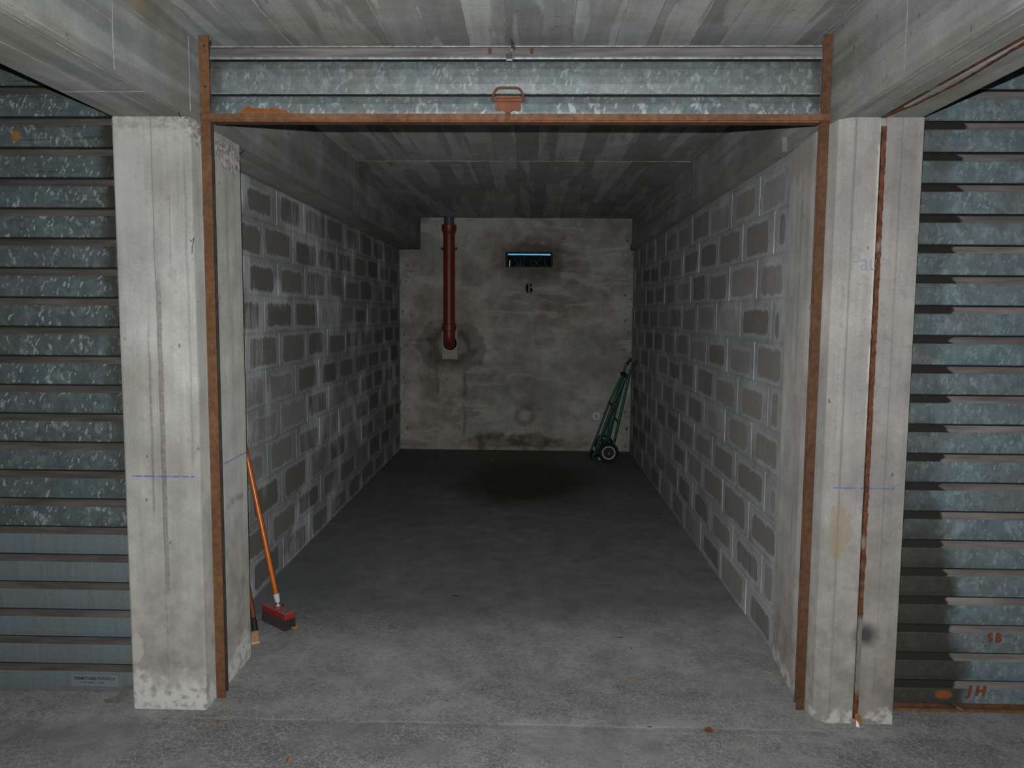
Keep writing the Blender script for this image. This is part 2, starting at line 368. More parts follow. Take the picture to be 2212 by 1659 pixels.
def block_mat(name, streak, dark=(0.30, 0.285, 0.26)):
    m = Mat(name)
    mc, st, n1, n2, zone = mortar_nodes(m, streak)
    tc = m.t.nodes.new('ShaderNodeTexCoord'); lx, ly, lz = m.sep(tc.outputs['Object'])
    at = m.t.nodes.new('ShaderNodeAttribute'); at.attribute_name = 'half'; hx, hy, hz = m.sep(at.outputs['Vector'])
    r1 = m.math('FRACT', m.mul(m.rnd, 17.31)); r2 = m.math('FRACT', m.mul(m.rnd, 53.7)); r3 = m.math('FRACT', m.mul(m.rnd, 91.3))
    # how far the mortar was smeared in from each edge of this block
    my = m.lin(r1, 0, 1, 0.042, 0.085); mzt = m.lin(r2, 0, 1, 0.016, 0.052); mzb = m.lin(r3, 0, 1, 0.010, 0.034)
    oy = m.mul(m.sub(r3, 0.5), 0.03)
    dy = m.sub(m.math('ABSOLUTE', m.add(ly, oy)), m.sub(hy, my))
    dzt = m.sub(lz, m.sub(hz, mzt)); dzb = m.sub(m.mul(lz, -1), m.sub(hz, mzb))
    dz = m.math('MAXIMUM', dzt, dzb)
    # rounded corners
    a = m.math('MAXIMUM', m.add(dy, 0.03), 0.0); b = m.math('MAXIMUM', m.add(dz, 0.03), 0.0)
    d = m.sub(m.math('SQRT', m.add(m.mul(a, a), m.mul(b, b))), 0.03)
    wob = m.mul(m.sub(m.noise(16, 4), 0.5), 0.042)
    jag = m.mul(m.sub(m.noise(1.0, 4, m.vscale(m.pos, (1, 85, 9))), 0.5), 0.045*streak)
    d = m.add(d, m.add(wob, jag))
    mask = m.sm(d, 0.005, -0.007)
    keep = m.lin(m.sm(m.math('FRACT', m.mul(m.rnd, 29.9)), 0.10, 0.30), 0, 1, 0.42, 1.0)
    smear = m.mul(m.sm(m.mul(st, zone), 0.36, 0.58), 0.6*streak)
    mask = m.mul(m.mul(mask, keep), m.sub(1.0, smear))
    dk = m.mix(m.sm(m.noise(260, 3), 0.35, 0.7), dark, tuple(v*1.7 for v in dark))
    dk = m.scalec(dk, m.lin(m.math('FRACT', m.mul(m.rnd, 71.7)), 0, 1, 0.85, 1.25))
    rim = m.mul(m.sm(m.math('ABSOLUTE', m.sub(d, 0.010)), 0.010, 0.002), 0.28)
    mc2 = m.mix(rim, mc, (0.86, 0.86, 0.85))
    c = m.mix(mask, mc2, dk)
    h = m.mul(m.noise(170, 2), 0.5)
    return m.fin(c, 0.95, 0, h, 0.5, 0.004, 0.15, 0.0)
def mortar_mat(name, streak):
    m = Mat(name); mc, st, n1, n2, zone = mortar_nodes(m, streak)
    return m.fin(m.scalec(mc, 0.92), 0.95, 0, n2, 0.4, 0.003, 0.15, 0.0)
M_BLK_L = block_mat('block_streaked', 1.0, (0.225, 0.217, 0.195)); M_MOR_L = mortar_mat('mortar_streaked', 1.0)
M_BLK_R = block_mat('block', 0.45); M_MOR_R = mortar_mat('mortar', 0.35)

def plaster():
    m = Mat('old_plaster'); x, y, z = m.xyz()
    n1 = m.noise(2.2, 5, None, 0.6); n2 = m.noise(7, 5, None, 0.65); n3 = m.noise(60, 4, None, 0.7)
    c = m.mix(m.sm(n1, 0.36, 0.62), (0.40, 0.375, 0.31), (0.57, 0.555, 0.495))
    c = m.scalec(c, m.mul(m.lin(n2, 0.3, 0.7, 0.74, 1.18), m.lin(n3, 0.3, 0.7, 0.9, 1.1)))
    big = m.noise(1.0, 3, m.vscale(m.pos, (1.3, 1, 1.9)), 0.5)
    c = m.scalec(c, m.sm(big, 0.35, 0.65, 0.8, 1.15))
    # horizontal swept bands of paler wash
    sw = m.sm(m.noise(1.0, 4, m.vscale(m.pos, (1.6, 1, 6)), 0.6, 0.8), 0.52, 0.66)
    c = m.mix(m.mul(sw, 0.48), c, (0.74, 0.72, 0.66))
    # damp ring around the foot of the pipe and the track below it
    dd = m.add(m.gauss(x, z, -0.84, 1.13, 0.36, 0.30), m.mul(m.sub(m.noise(4, 5, None, 0.6), 0.5), 0.75))
    ring = m.sm(dd, 1.03, 0.93)
    c = m.mix(m.mul(ring, 0.55), c, (0.17, 0.155, 0.115))
    core = m.sm(m.math('ABSOLUTE', m.sub(m.add(dd, m.mul(m.sub(n2, 0.5), 0.5)), 0.55)), 0.22, 0.02)
    c = m.mix(m.mul(core, 0.6), c, (0.07, 0.065, 0.05))
    trk = m.mul(m.sm(m.math('ABSOLUTE', m.sub(m.add(x, m.mul(m.sub(m.noise(4, 3), 0.5), 0.09)), -0.85)), 0.155, 0.12), m.mul(m.sm(z, 0.98, 0.86), m.sm(z, 0.1, 0.2)))
    c = m.mix(m.mul(trk, 0.55), c, m.mix(m.sm(n2, 0.4, 0.6), (0.42, 0.37, 0.27), (0.66, 0.61, 0.50)))
    edg = m.mul(m.sm(m.math('ABSOLUTE', m.sub(m.math('ABSOLUTE', m.sub(m.add(x, m.mul(m.sub(m.noise(4, 3), 0.5), 0.09)), -0.85)), 0.15)), 0.03, 0.006), m.mul(m.sm(z, 1.0, 0.9), m.sm(z, 0.1, 0.2)))
    c = m.mix(m.mul(edg, m.sm(m.noise(6, 5), 0.45, 0.62, 0, 0.5)), c, (0.12, 0.11, 0.085))
    band = m.mul(m.sm(m.math('ABSOLUTE', m.sub(x, -0.885)), 0.15, 0.135), m.sm(z, 1.3, 1.4))
    c = m.mix(m.mul(band, 0.22), c, (0.66, 0.66, 0.62))
    # damp foot of the wall
    ft = m.sm(m.add(m.sub(z, m.mul(m.sm(m.math('ABSOLUTE', m.sub(x, -0.15)), 0.85, 0.2), 0.10)), m.mul(m.sub(m.noise(6, 5), 0.5), 0.22)), 0.10, 0.05)
    ftx = m.mul(m.sm(m.add(x, m.mul(m.sub(m.noise(3, 3), 0.5), 0.5)), -0.85, -0.55), m.sm(m.add(x, m.mul(m.sub(m.noise(3, 3), 0.5), 0.4)), 0.55, 0.30))
    c = m.mix(m.mul(ft, m.lin(ftx, 0, 1, 0.18, 0.8)), c, m.mix(m.sm(n2, 0.4, 0.6), (0.09, 0.082, 0.06), (0.30, 0.26, 0.18)))
    wb = m.mul(m.sm(m.add(z, m.mul(m.sub(m.noise(7, 4), 0.5), 0.09)), 0.055, 0.03), m.sm(m.noise(5, 3), 0.38, 0.55))
    c = m.mix(m.mul(wb, 0.6), c, (0.60, 0.57, 0.48))
    # dirt round the vent
    vd = m.add(m.gauss(x, z, 0.0, 2.05, 0.42, 0.24), m.mul(m.sub(m.noise(12, 5), 0.5), 0.9))
    c = m.mix(m.mul(m.sm(vd, 1.25, 0.55), 0.65), c, (0.09, 0.08, 0.065))
    # dome stain
    ds = m.gauss(x, z, -0.042, 0.382, 0.125, 0.13)
    c = m.mix(m.mul(m.sm(m.math('ABSOLUTE', m.sub(ds, 0.75)), 0.3, 0.05), 0.4), c, (0.17, 0.155, 0.12))
    # chips: dark specks, more towards both side edges
    sd = m.math('MAXIMUM', m.sm(x, 0.92, 1.04), m.sm(x, -1.22, -1.33))
    ch = m.mul(m.sm(m.noise(24, 4, None, 0.6), 0.60, 0.66), m.math('MAXIMUM', m.mul(sd, 0.95), m.mul(m.sm(m.noise(1.4, 2), 0.5, 0.6), 0.35)))
    c = m.mix(m.mul(ch, 0.85), c, (0.06, 0.055, 0.05))
    # fine cracks
    cr = m.mul(m.sm(m.vor(3.0, m.vadd(m.pos, m.vscale(m.noisec(5, 4), (0.22, 0.22, 0.22))), 'DISTANCE_TO_EDGE'), 0.006, 0.001), m.sm(m.noise(1.2, 2, m.vadd(m.pos, (2, 2, 2))), 0.5, 0.58))
    c = m.mix(m.mul(cr, 0.5), c, (0.10, 0.09, 0.07))
    return m.fin(c, 0.92, 0, m.add(n2, m.mul(n3, 0.4)), 0.4, 0.01, 0.2, 0.0)
M_PLA = plaster()
M_PATCH = plain('pale_plaster_patch', (0.52, 0.50, 0.44), 0.9, 0, 0.2, 12, 0.2)

def floor_mat():
    m = Mat('floor_concrete'); x, y, z = m.xyz()
    n1 = m.noise(1.6, 5, None, 0.6); n2 = m.noise(7, 6, None, 0.65); n3 = m.noise(70, 4, None, 0.75); n4 = m.noise(240, 3, None, 0.7)
    c = m.mix(m.sm(n1, 0.35, 0.65), (0.40, 0.40, 0.395), (0.53, 0.53, 0.525))
    f = m.mul(m.mul(m.lin(n2, 0.3, 0.7, 0.72, 1.2), m.lin(n3, 0.3, 0.7, 0.86, 1.13)), m.lin(n4, 0.3, 0.7, 0.9, 1.1))
    c = m.scalec(c, f)
    c = m.scalec(c, m.lin(m.sm(m.add(y, m.mul(m.sub(n2, 0.5), 0.10)), -0.10, -0.02), 0, 1, 0.60, 0.72))  # separate aisle slab, its colour also darkened for the flash's falloff near the camera
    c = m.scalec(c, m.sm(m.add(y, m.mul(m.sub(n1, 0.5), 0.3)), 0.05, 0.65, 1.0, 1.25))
    # rubbed-in dust: the garage slab darkens past a wandering edge
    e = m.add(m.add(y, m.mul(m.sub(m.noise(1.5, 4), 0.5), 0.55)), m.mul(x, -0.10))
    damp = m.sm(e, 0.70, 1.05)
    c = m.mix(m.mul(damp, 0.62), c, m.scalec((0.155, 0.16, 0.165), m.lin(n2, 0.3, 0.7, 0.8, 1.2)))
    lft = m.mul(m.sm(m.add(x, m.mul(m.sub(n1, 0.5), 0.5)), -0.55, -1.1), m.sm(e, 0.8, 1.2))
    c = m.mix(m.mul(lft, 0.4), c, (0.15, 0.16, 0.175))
    # oil stain
    o = m.add(m.gauss(x, y, -0.02, 4.05, 0.78, 1.15), m.mul(m.sub(m.noise(2.4, 4), 0.5), 0.7))
    c = m.mix(m.mul(m.sm(o, 1.15, 0.35), 0.88), c, (0.05, 0.045, 0.033))
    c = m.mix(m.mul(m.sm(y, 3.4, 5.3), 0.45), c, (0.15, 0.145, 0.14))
    # crazed surface: fine pale cracks in patches near the door and in the aisle
    cv = m.vadd(m.pos, m.vscale(m.noisec(22, 3), (0.05, 0.05, 0.05)))
    de = m.vor(46, cv, 'DISTANCE_TO_EDGE')
    zone = m.mul(m.sm(m.noise(3.0, 3, m.vadd(m.pos, (5, 5, 5))), 0.35, 0.50), m.sm(y, 1.25, 0.75))
    crk = m.mul(m.sm(de, 0.085, 0.01), zone)
    c = m.mix(m.mul(crk, 0.48), c, (0.62, 0.61, 0.58))
    cell = m.sep(m.vor(46, cv, 'F1', 1.0, 'Color'))[0]
    c = m.scalec(c, m.lin(m.mul(cell, zone), 0, 1, 1.03, 0.86))
    # worn pale scuffs in the aisle
    sc2 = m.mul(m.sm(m.noise(2.6, 5, m.vscale(m.pos, (1, 2.0, 1)), 0.6), 0.54, 0.66), m.sm(y, 0.35, 0.0))
    c = m.mix(m.mul(sc2, 0.35), c, (0.48, 0.48, 0.48))
    # pale worn line along the edge of the slab
    yy = m.add(y, m.mul(m.sub(m.noise(4, 4, m.comb(x, 0, 0)), 0.5), 0.035))
    ln = m.mul(m.sm(m.math('ABSOLUTE', m.sub(yy, -0.052)), 0.008, 0.002), m.mul(m.sm(m.math('ABSOLUTE', m.sub(x, -0.05)), 1.2, 1.1), m.sm(m.noise(8, 4), 0.36, 0.56)))
    c = m.mix(m.mul(ln, 0.30), c, (0.55, 0.545, 0.52))
    dk = m.mul(m.sm(m.math('ABSOLUTE', m.sub(yy, -0.072)), 0.02, 0.004), m.sm(m.math('ABSOLUTE', m.sub(x, -0.05)), 1.2, 1.1))
    c = m.mix(m.mul(dk, 0.35), c, (0.16, 0.155, 0.15))
    # pale line along the right wall, grey soot
    ch = m.mul(m.sm(m.noise(55, 3), 0.70, 0.74), m.sm(m.noise(2.0, 2), 0.5, 0.6))
    c = m.mix(m.mul(ch, 0.5), c, (0.07, 0.07, 0.07))
    h = m.add(n3, m.mul(n4, 0.5))
    return m.fin(c, 0.88, 0, h, 0.35, 0.004, 0.25, 0.0)
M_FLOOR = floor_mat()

def zinc(name, base, fleck, spangle=1.0, stain=0, fscale=44, fthr=0.86, blue=(0.90, 1.02, 1.05)):
    """galvanised sheet; spangle crystals are colour only"""
    m = Mat(name); x, y, z = m.xyz()
    off = m.rand_off(23.0)
    p = m.vadd(m.pos, off)
    vec = m.vadd(p, m.vscale(m.noisec(38, 3, p), (0.016, 0.016, 0.03)))
    n1 = m.noise(4, 4, p); n2 = m.noise(150, 3)
    st = m.noise(1.0, 4, m.vscale(p, (70, 1, 4)))
    c = m.mix(m.sm(n1, 0.38, 0.62), base, tuple(b*t for b, t in zip(base, blue)))
    f = m.mul(m.lin(n2, 0.3, 0.7, 0.88, 1.12), m.lin(st, 0.3, 0.7, 0.92, 1.08))
    if spangle:
        cells = m.sep(m.vor(30, vec, 'F1', 1.0, 'Color'))
        f = m.mul(f, m.lin(cells[1], 0, 1, 0.86, 1.16))
        cloud = m.sm(m.noise(26, 4, vec), 0.5, 0.68)
        f = m.mul(f, m.lin(cloud, 0, 1, 0.97, 1.3))
        fx, fy, fz = m.sep(vec)
        sk = m.comb(m.add(m.mul(fx, 1.7), m.mul(fz, 0.55)), fy, m.mul(fz, 0.8))      # crystals lean and stretch
        cl2 = m.sep(m.vor(fscale, sk, 'F1', 1.0, 'Color'))
        th = m.lin(m.math('FRACT', m.mul(m.rnd, 13.7)), 0, 1, fthr-0.05, fthr+0.09)
        fk = m.mul(m.sm(cl2[0], th, m.add(th, 0.08)), m.sm(m.noise(1.0, 4, m.vscale(p, (70, 70, 38)), 0.65), 0.44, 0.58))
        sk2 = m.comb(m.sub(m.mul(fx, 1.8), m.mul(fz, 0.7)), fy, m.mul(fz, 0.9))
        fk2 = m.mul(m.sm(m.sep(m.vor(fscale*1.9, sk2, 'F1', 1.0, 'Color'))[2], 0.90, 0.95), m.sm(m.noise(13, 2, p), 0.36, 0.52))
        fk = m.math('MAXIMUM', m.mul(fk, m.lin(cl2[1], 0, 1, 0.45, 1.0)), m.mul(fk2, 0.85))
    c = m.scalec(c, f)
    if spangle: c = m.mix(m.mul(fk, spangle*0.85), c, fleck)  # glints of crystal facets in the flash, painted as pale flecks
    # grime drawn out of the joint
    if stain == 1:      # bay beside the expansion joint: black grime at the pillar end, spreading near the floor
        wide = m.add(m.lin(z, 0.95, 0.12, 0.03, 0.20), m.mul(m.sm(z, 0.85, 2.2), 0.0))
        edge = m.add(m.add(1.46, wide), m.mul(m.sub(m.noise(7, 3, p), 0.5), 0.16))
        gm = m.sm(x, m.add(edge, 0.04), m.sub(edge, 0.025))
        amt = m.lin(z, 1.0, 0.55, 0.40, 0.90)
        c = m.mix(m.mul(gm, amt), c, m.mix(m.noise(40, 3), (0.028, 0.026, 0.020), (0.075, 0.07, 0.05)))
        bump_ = None
        oc = m.sm(m.add(m.gauss(x, z, 1.585, 0.062, 0.035, 0.018), m.mul(m.sub(m.noise(60, 3), 0.5), 0.8)), 1.1, 0.7)
        c = m.mix(m.mul(oc, 0.9), c, (0.36, 0.115, 0.02))
    if stain == 2:      # far bay: brown soot close to the pillar, two rust blooms
        gm = m.sm(m.add(x, m.mul(m.sub(m.noise(12, 3, p), 0.5), 0.05)), -1.575, -1.515)
        c = m.mix(m.mul(gm, m.lin(z, 0.6, 1.9, 0.25, 0.9)), c, (0.035, 0.028, 0.02))
        gm2 = m.mul(m.sm(m.noise(1.0, 4, m.vscale(p, (3, 1, 45))), 0.56, 0.66), m.sm(z, 1.6, 2.1))
        c = m.mix(m.mul(gm2, 0.5), c, (0.04, 0.038, 0.03))
        for cx, cz, rx, rz in ((-1.858, 2.108, 0.016, 0.018), (-1.955, 2.285, 0.03, 0.010)):
            oc = m.sm(m.add(m.gauss(x, z, cx, cz, rx, rz), m.mul(m.sub(m.noise(70, 3), 0.5), 0.8)), 1.3, 0.7)
            c = m.mix(m.mul(oc, 0.9), c, (0.42, 0.17, 0.03))
    if stain == 3:      # open curtain: rust eating up from the bottom bar, vertical washes
        wv = m.noise(1.0, 4, m.vscale(m.pos, (9, 1, 0.6)))
        c = m.mix(m.mul(m.sm(wv, 0.5, 0.68), 0.30), c, (0.21, 0.19, 0.165))
        prof = m.mul(m.sm(x, -1.07, -1.0), m.sm(x, -0.80, -0.91))
        rz = m.add(m.add(2.178, m.mul(prof, 0.034)), m.mul(m.sub(m.noise(26, 4, m.comb(x, 0, z)), 0.5), 0.030))
        ru = m.mul(m.sm(z, rz, m.sub(rz, 0.006)), m.mul(m.sm(x, -1.12, -1.03), m.sm(x, -0.72, -0.85)))
        c = m.mix(ru, c, m.mix(m.noise(50, 3), (0.20, 0.065, 0.015), (0.42, 0.15, 0.03)))
        ends = m.math('MAXIMUM', m.sm(x, -1.07, -1.125), m.sm(x, 0.975, 1.03))
        c = m.mix(m.mul(ends, 0.6), c, (0.06, 0.058, 0.045))
    return m.fin(c, m.lin(n1, 0.3, 0.7, 0.42, 0.6), 0.25, n2, 0.15, 0.001, 0.45)

Z_L = zinc('zinc_spangled', (0.122, 0.146, 0.141), (0.44, 0.50, 0.485), 1.0, 2)
Z_L2 = zinc('zinc_smooth', (0.20, 0.235, 0.243), (0.3, 0.33, 0.33), 0.0, 0)
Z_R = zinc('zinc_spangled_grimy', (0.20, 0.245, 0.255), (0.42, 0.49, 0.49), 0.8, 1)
Z_O = zinc('zinc_weathered', (0.185, 0.205, 0.204), (0.50, 0.54, 0.55), 0.55, 3, 38, 0.78, (0.93, 1.02, 1.03))
Z_O2 = zinc('zinc_bright_flakes', (0.19, 0.212, 0.214), (0.55, 0.60, 0.62), 1.0, 3, 24, 0.66, (0.93, 1.02, 1.03))
Z_EDGE = plain('zinc_rolled_edge', (0.48, 0.53, 0.53), 0.35, 0.5, 0.5, 45)

def dust_mat(name, base, grim=False):
    m = Mat(name); x, y, z = m.xyz()
    n = m.noise(1.0, 4, m.vscale(m.pos, (5, 30, 60)))
    n2 = m.noise(1.0, 3, m.vscale(m.pos, (2.2, 9, 9)))
    c = m.scalec(base, m.mul(m.lin(n, 0.3, 0.7, 0.7, 1.3), m.lin(n2, 0.3, 0.7, 0.7, 1.35)))
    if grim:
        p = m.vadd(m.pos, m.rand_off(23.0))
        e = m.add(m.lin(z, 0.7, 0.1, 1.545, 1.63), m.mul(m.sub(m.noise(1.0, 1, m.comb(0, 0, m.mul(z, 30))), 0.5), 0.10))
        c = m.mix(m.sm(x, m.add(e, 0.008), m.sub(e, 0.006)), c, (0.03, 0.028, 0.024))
    return m.fin(c, 0.95, 0, spec=0.15, droug=0.0)
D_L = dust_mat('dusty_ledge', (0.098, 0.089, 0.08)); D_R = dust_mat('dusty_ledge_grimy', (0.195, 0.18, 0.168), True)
D_O = dust_mat('dusty_ledge_pale', (0.195, 0.20, 0.197))
M_GAP = plain('black_grime', (0.022, 0.022, 0.022), 0.9, 0, 0.3, 40, 0.1)
D_TOP = dust_mat('dull_zinc_strip', (0.165, 0.158, 0.15))

def rust(name, a, b, scale=35):
    m = Mat(name); n = m.noise(scale, 5, None, 0.7); n2 = m.noise(6, 4); n3 = m.noise(180, 3)
    c = m.mix(m.sm(n, 0.35, 0.65), a, b)
    c = m.scalec(c, m.mul(m.lin(n2, 0.3, 0.7, 0.75, 1.2), m.lin(n3, 0.3, 0.7, 0.85, 1.15)))
    return m.fin(c, 0.8, 0.0, n, 0.3, 0.002, 0.25)
M_RUST = rust('rusty_rail', (0.145, 0.068, 0.032), (0.215, 0.10, 0.045))
M_RUST2 = rust('rusty_bar', (0.165, 0.078, 0.042), (0.245, 0.118, 0.06))
M_RUSTD = rust('dark_rust', (0.11, 0.05, 0.028), (0.17, 0.075, 0.04))
M_RUSTR = rust('brown_rusty_rail', (0.095, 0.048, 0.025), (0.15, 0.072, 0.036))
M_RUSTP = rust('red_lead_paint', (0.19, 0.075, 0.04), (0.25, 0.10, 0.055), 20)
def joint_mat():
    m = Mat('joint_filler'); x, y, z = m.xyz(); n = m.noise(28, 4, None, 0.65); n2 = m.noise(5, 3)
    c = m.mix(m.sm(n, 0.4, 0.6), (0.10, 0.042, 0.026), (0.19, 0.075, 0.04))
    c = m.mix(m.mul(m.sm(z, 0.42, 0.38), m.sm(z, 0.10, 0.14)), c, m.mix(n, (0.20, 0.18, 0.155), (0.27, 0.25, 0.22)))
    c = m.mix(m.mul(m.sm(n2, 0.58, 0.66), 0.6), c, (0.42, 0.40, 0.34))
    return m.fin(c, 0.85, 0, n, 0.6, 0.006, 0.2)
M_JOINT = joint_mat()
M_WHITE = plain('pale_chip', (0.80, 0.82, 0.82), 0.7, 0, 0.05, 40)
M_ORNG = plain('burnt_orange_chip', (0.40, 0.14, 0.045), 0.8, 0, 0.2, 60)
M_ORANGE = plain('orange_lacquer', (0.56, 0.135, 0.012), 0.32, 0, 0.18, 14, 0.5)
M_REDSTK = plain('dark_red_lacquer', (0.26, 0.055, 0.022), 0.45, 0, 0.15, 20)
M_SOCK = plain('white_plastic', (0.62, 0.64, 0.65), 0.5, 0, 0.08, 25)
def dusty_red():
    m = Mat('dusty_red_plastic'); nrm = m.sep(m.geo.outputs['Normal'])[2]
    n = m.noise(30, 4); c = m.mix(m.sm(m.noise(9, 3), 0.4, 0.6), (0.42, 0.032, 0.028), (0.34, 0.045, 0.038))
    c = m.mix(m.mul(m.sm(nrm, 0.3, 0.9), m.lin(n, 0.3, 0.7, 0.55, 0.85)), c, (0.36, 0.27, 0.26))
    return m.fin(c, 0.6, 0, spec=0.4)
M_RED = dusty_red()
M_BRIS = plain('dark_brown_bristle', (0.062, 0.042, 0.042), 0.9, 0, 0.4, 120, 0.1)
M_BLKT = plain('black_tape', (0.018, 0.018, 0.02), 0.5, 0, 0.2, 60)
M_TAN = plain('tan_bristle', (0.40, 0.24, 0.14), 0.85, 0, 0.25, 160, 0.2)
M_TANL = plain('pale_wood', (0.62, 0.43, 0.24), 0.7, 0, 0.15, 60)
M_STEEL = plain('dull_steel', (0.30, 0.30, 0.30), 0.35, 0.8, 0.2, 60)
M_BRASS = plain('brass', (0.42, 0.32, 0.12), 0.3, 0.8, 0.15, 80)
M_CHROME = plain('nickel', (0.55, 0.54, 0.50), 0.22, 0.9, 0.1, 80)
M_PIPE = plain('red_brown_drain_paint', (0.24, 0.036, 0.020), 0.42, 0, 0.2, 9, 0.45)
M_PIPEG = plain('grey_pvc', (0.105, 0.11, 0.125), 0.45, 0, 0.1, 20)
M_GREEN = plain('dark_green_enamel', (0.022, 0.12, 0.095), 0.4, 0.1, 0.15, 30, 0.5)
M_GRIP = plain('dark_rubber_grip', (0.035, 0.03, 0.035), 0.6, 0, 0.2, 60)
M_TYRE = plain('black_tyre', (0.03, 0.03, 0.028), 0.85, 0, 0.25, 40, 0.2)
M_RIM = plain('white_painted_rim', (0.62, 0.60, 0.55), 0.55, 0, 0.2, 60)
M_BLACK = plain('black_stencil_paint', (0.012, 0.012, 0.012), 0.8, 0, 0.2, 60, 0.2)
M_INK = plain('navy_ink', (0.03, 0.035, 0.13), 0.7, 0, 0.2, 60, 0.2)
M_STICK = plain('clear_sticker', (0.215, 0.235, 0.235), 0.5, 0, 0.06, 40)
M_OPNT = plain('orange_paint', (0.20, 0.065, 0.035), 0.8, 0, 0.3, 60, 0.2)
M_PEN = plain('blue_pen', (0.12, 0.14, 0.30), 0.8, 0, 0.2, 60, 0.1)
M_PENF = plain('faded_blue_pen', (0.35, 0.355, 0.385), 0.8, 0, 0.1, 60, 0.1)
M_WIRE = plain('dark_tie_wire', (0.03, 0.028, 0.03), 0.6, 0.4, 0.2, 60)
M_DARK = plain('sooty_steel', (0.05, 0.048, 0.045), 0.8, 0.2, 0.3, 30, 0.2)
M_STRAP = plain('dirty_strap', (0.21, 0.20, 0.17), 0.85, 0, 0.3, 40, 0.2)
M_EARTH = plain('outside_earth', (0.025, 0.022, 0.02), 1.0, 0, 0.4, 12, 0.0)
M_STALK = plain('dry_stalk', (0.30, 0.34, 0.33), 0.9, 0, 0.3, 30, 0.1)
M_GRASS = plain('dull_grass', (0.03, 0.10, 0.08), 0.9, 0, 0.3, 30, 0.1)

# ------------------------------------------------------------------ the setting
H, HC, YB = 2.15, 2.487, 5.592
WL, WR = -1.392, 1.089          # block wall faces
PL0, PL1 = -1.445, -1.167       # pillar and beam by the broom
PR0, PR1 = 1.070, 1.347         # pillar and beam with the joint
YF = -5.2                       # far side of the aisle, behind the photographer

# floor: aisle slab and the slightly higher garage slab
b = MB()
step = [(YF-0.1, 0.0), (-0.09, 0.0), (-0.068, 0.0015), (-0.04, 0.003), (0.03, 0.004), (YB+0.3, 0.004), (YB+0.3, -0.15), (YF-0.1, -0.15)]
b.prism(step, -4.6, 4.6, 'x')
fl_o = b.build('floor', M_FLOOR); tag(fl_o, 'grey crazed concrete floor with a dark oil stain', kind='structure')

# ceiling slab with the imprint of every formwork board
ce = MB().box(-4.6, 4.6, YF-0.1, YB+0.3, HC+0.002, HC+0.16).build('ceiling', M_CEIL)
tag(ce, 'board-marked concrete ceiling slab', kind='structure')
jA = [-1.167, -1.045, -0.895, -0.775, -0.692, -0.52, -0.367, -0.218, -0.08, 0.053, 0.160, 0.326, 0.446, 0.602, 0.713, 0.845, 0.965, 1.07]
jB = [-1.167, -1.03, -0.93, -0.81, -0.66, -0.55, -0.40, -0.25, -0.09, 0.00, 0.125, 0.30, 0.43, 0.56, 0.68, 0.80, 0.93, 1.07]
for js, y0, y1 in ((jA, -2.6, 2.522), (jB, 2.53, YB)):
    for i in range(len(js)-1):
        a, c_ = js[i], js[i+1]; t = R.uniform(0, 0.0035)
        g = 0.0012
        mb = MB(); zb = HC - t
        mb.add([(a+g, y0, zb), (c_-g, y0, zb), (c_-g, y1, zb), (a+g, y1, zb), (a+g, y0, HC+.004), (c_-g, y0, HC+.004), (c_-g, y1, HC+.004), (a+g, y1, HC+.004)],
               [(0, 3, 2, 1), (4, 5, 6, 7), (0, 1, 5, 4), (1, 2, 6, 5), (2, 3, 7, 6), (3, 0, 4, 7)])
        mb.build('board_imprint', M_CEIL, ce)
# mortar fins that squeezed out between some boards
def fin(parent, p, q, wdt, mat=M_SEAM, seed=0, nrm=(0, 0, -1), name='seam_ridge', proud=0.004):
    p = Vector(p); q = Vector(q); nrm = Vector(nrm); t = (q-p); L = t.length; t.normalize(); s_ = t.cross(nrm)
    rr = random.Random(seed); n = max(4, int(L/0.05)); n = min(n, 90); vs = []; fs = []
    for i in range(n+1):
        c = p + t*(L*i/n); w_ = wdt*rr.uniform(0.35, 1.25); hh = proud*rr.uniform(0.3, 1.2)
        o_ = s_*rr.uniform(-0.25, 0.25)*wdt
        vs += [c+o_-s_*w_*0.5-nrm*0.001, c+o_+nrm*hh*0.5, c+o_+s_*w_*0.5-nrm*0.001]
    for i in range(n):
        k = 3*i; fs += [(k, k+1, k+4, k+3), (k+1, k+2, k+5, k+4)]
    return MB().add(vs, fs).build(name, mat, parent)
for i, k in enumerate((2, 4, 5, 6, 7, 8, 9, 10, 11, 13)):
    fin(ce, (jA[k], -2.4, HC-.003), (jA[k], 2.52, HC-.003), 0.006 if k not in (2, 6) else 0.011, seed=i, proud=0.003, mat=M_SEAMC)
for i, k in enumerate((4, 9, 12, 15)):
    fin(ce, (jB[k], 2.53, HC-.003), (jB[k], YB, HC-.003), 0.006, seed=40+i, proud=0.003, mat=M_SEAMC)
fin(ce, (-1.16, 2.526, HC-.003), (1.07, 2.526, HC-.003), 0.008, seed=77, proud=0.003, mat=M_SEAMC)
fin(ce, (PL1+0.004, -2.6, HC-0.003), (PL1+0.004, YB, HC-0.003), 0.012, seed=78)
fin(ce, (PR0-0.004, -2.6, HC-0.003), (PR0-0.004, YB, HC-0.003), 0.012, seed=79)

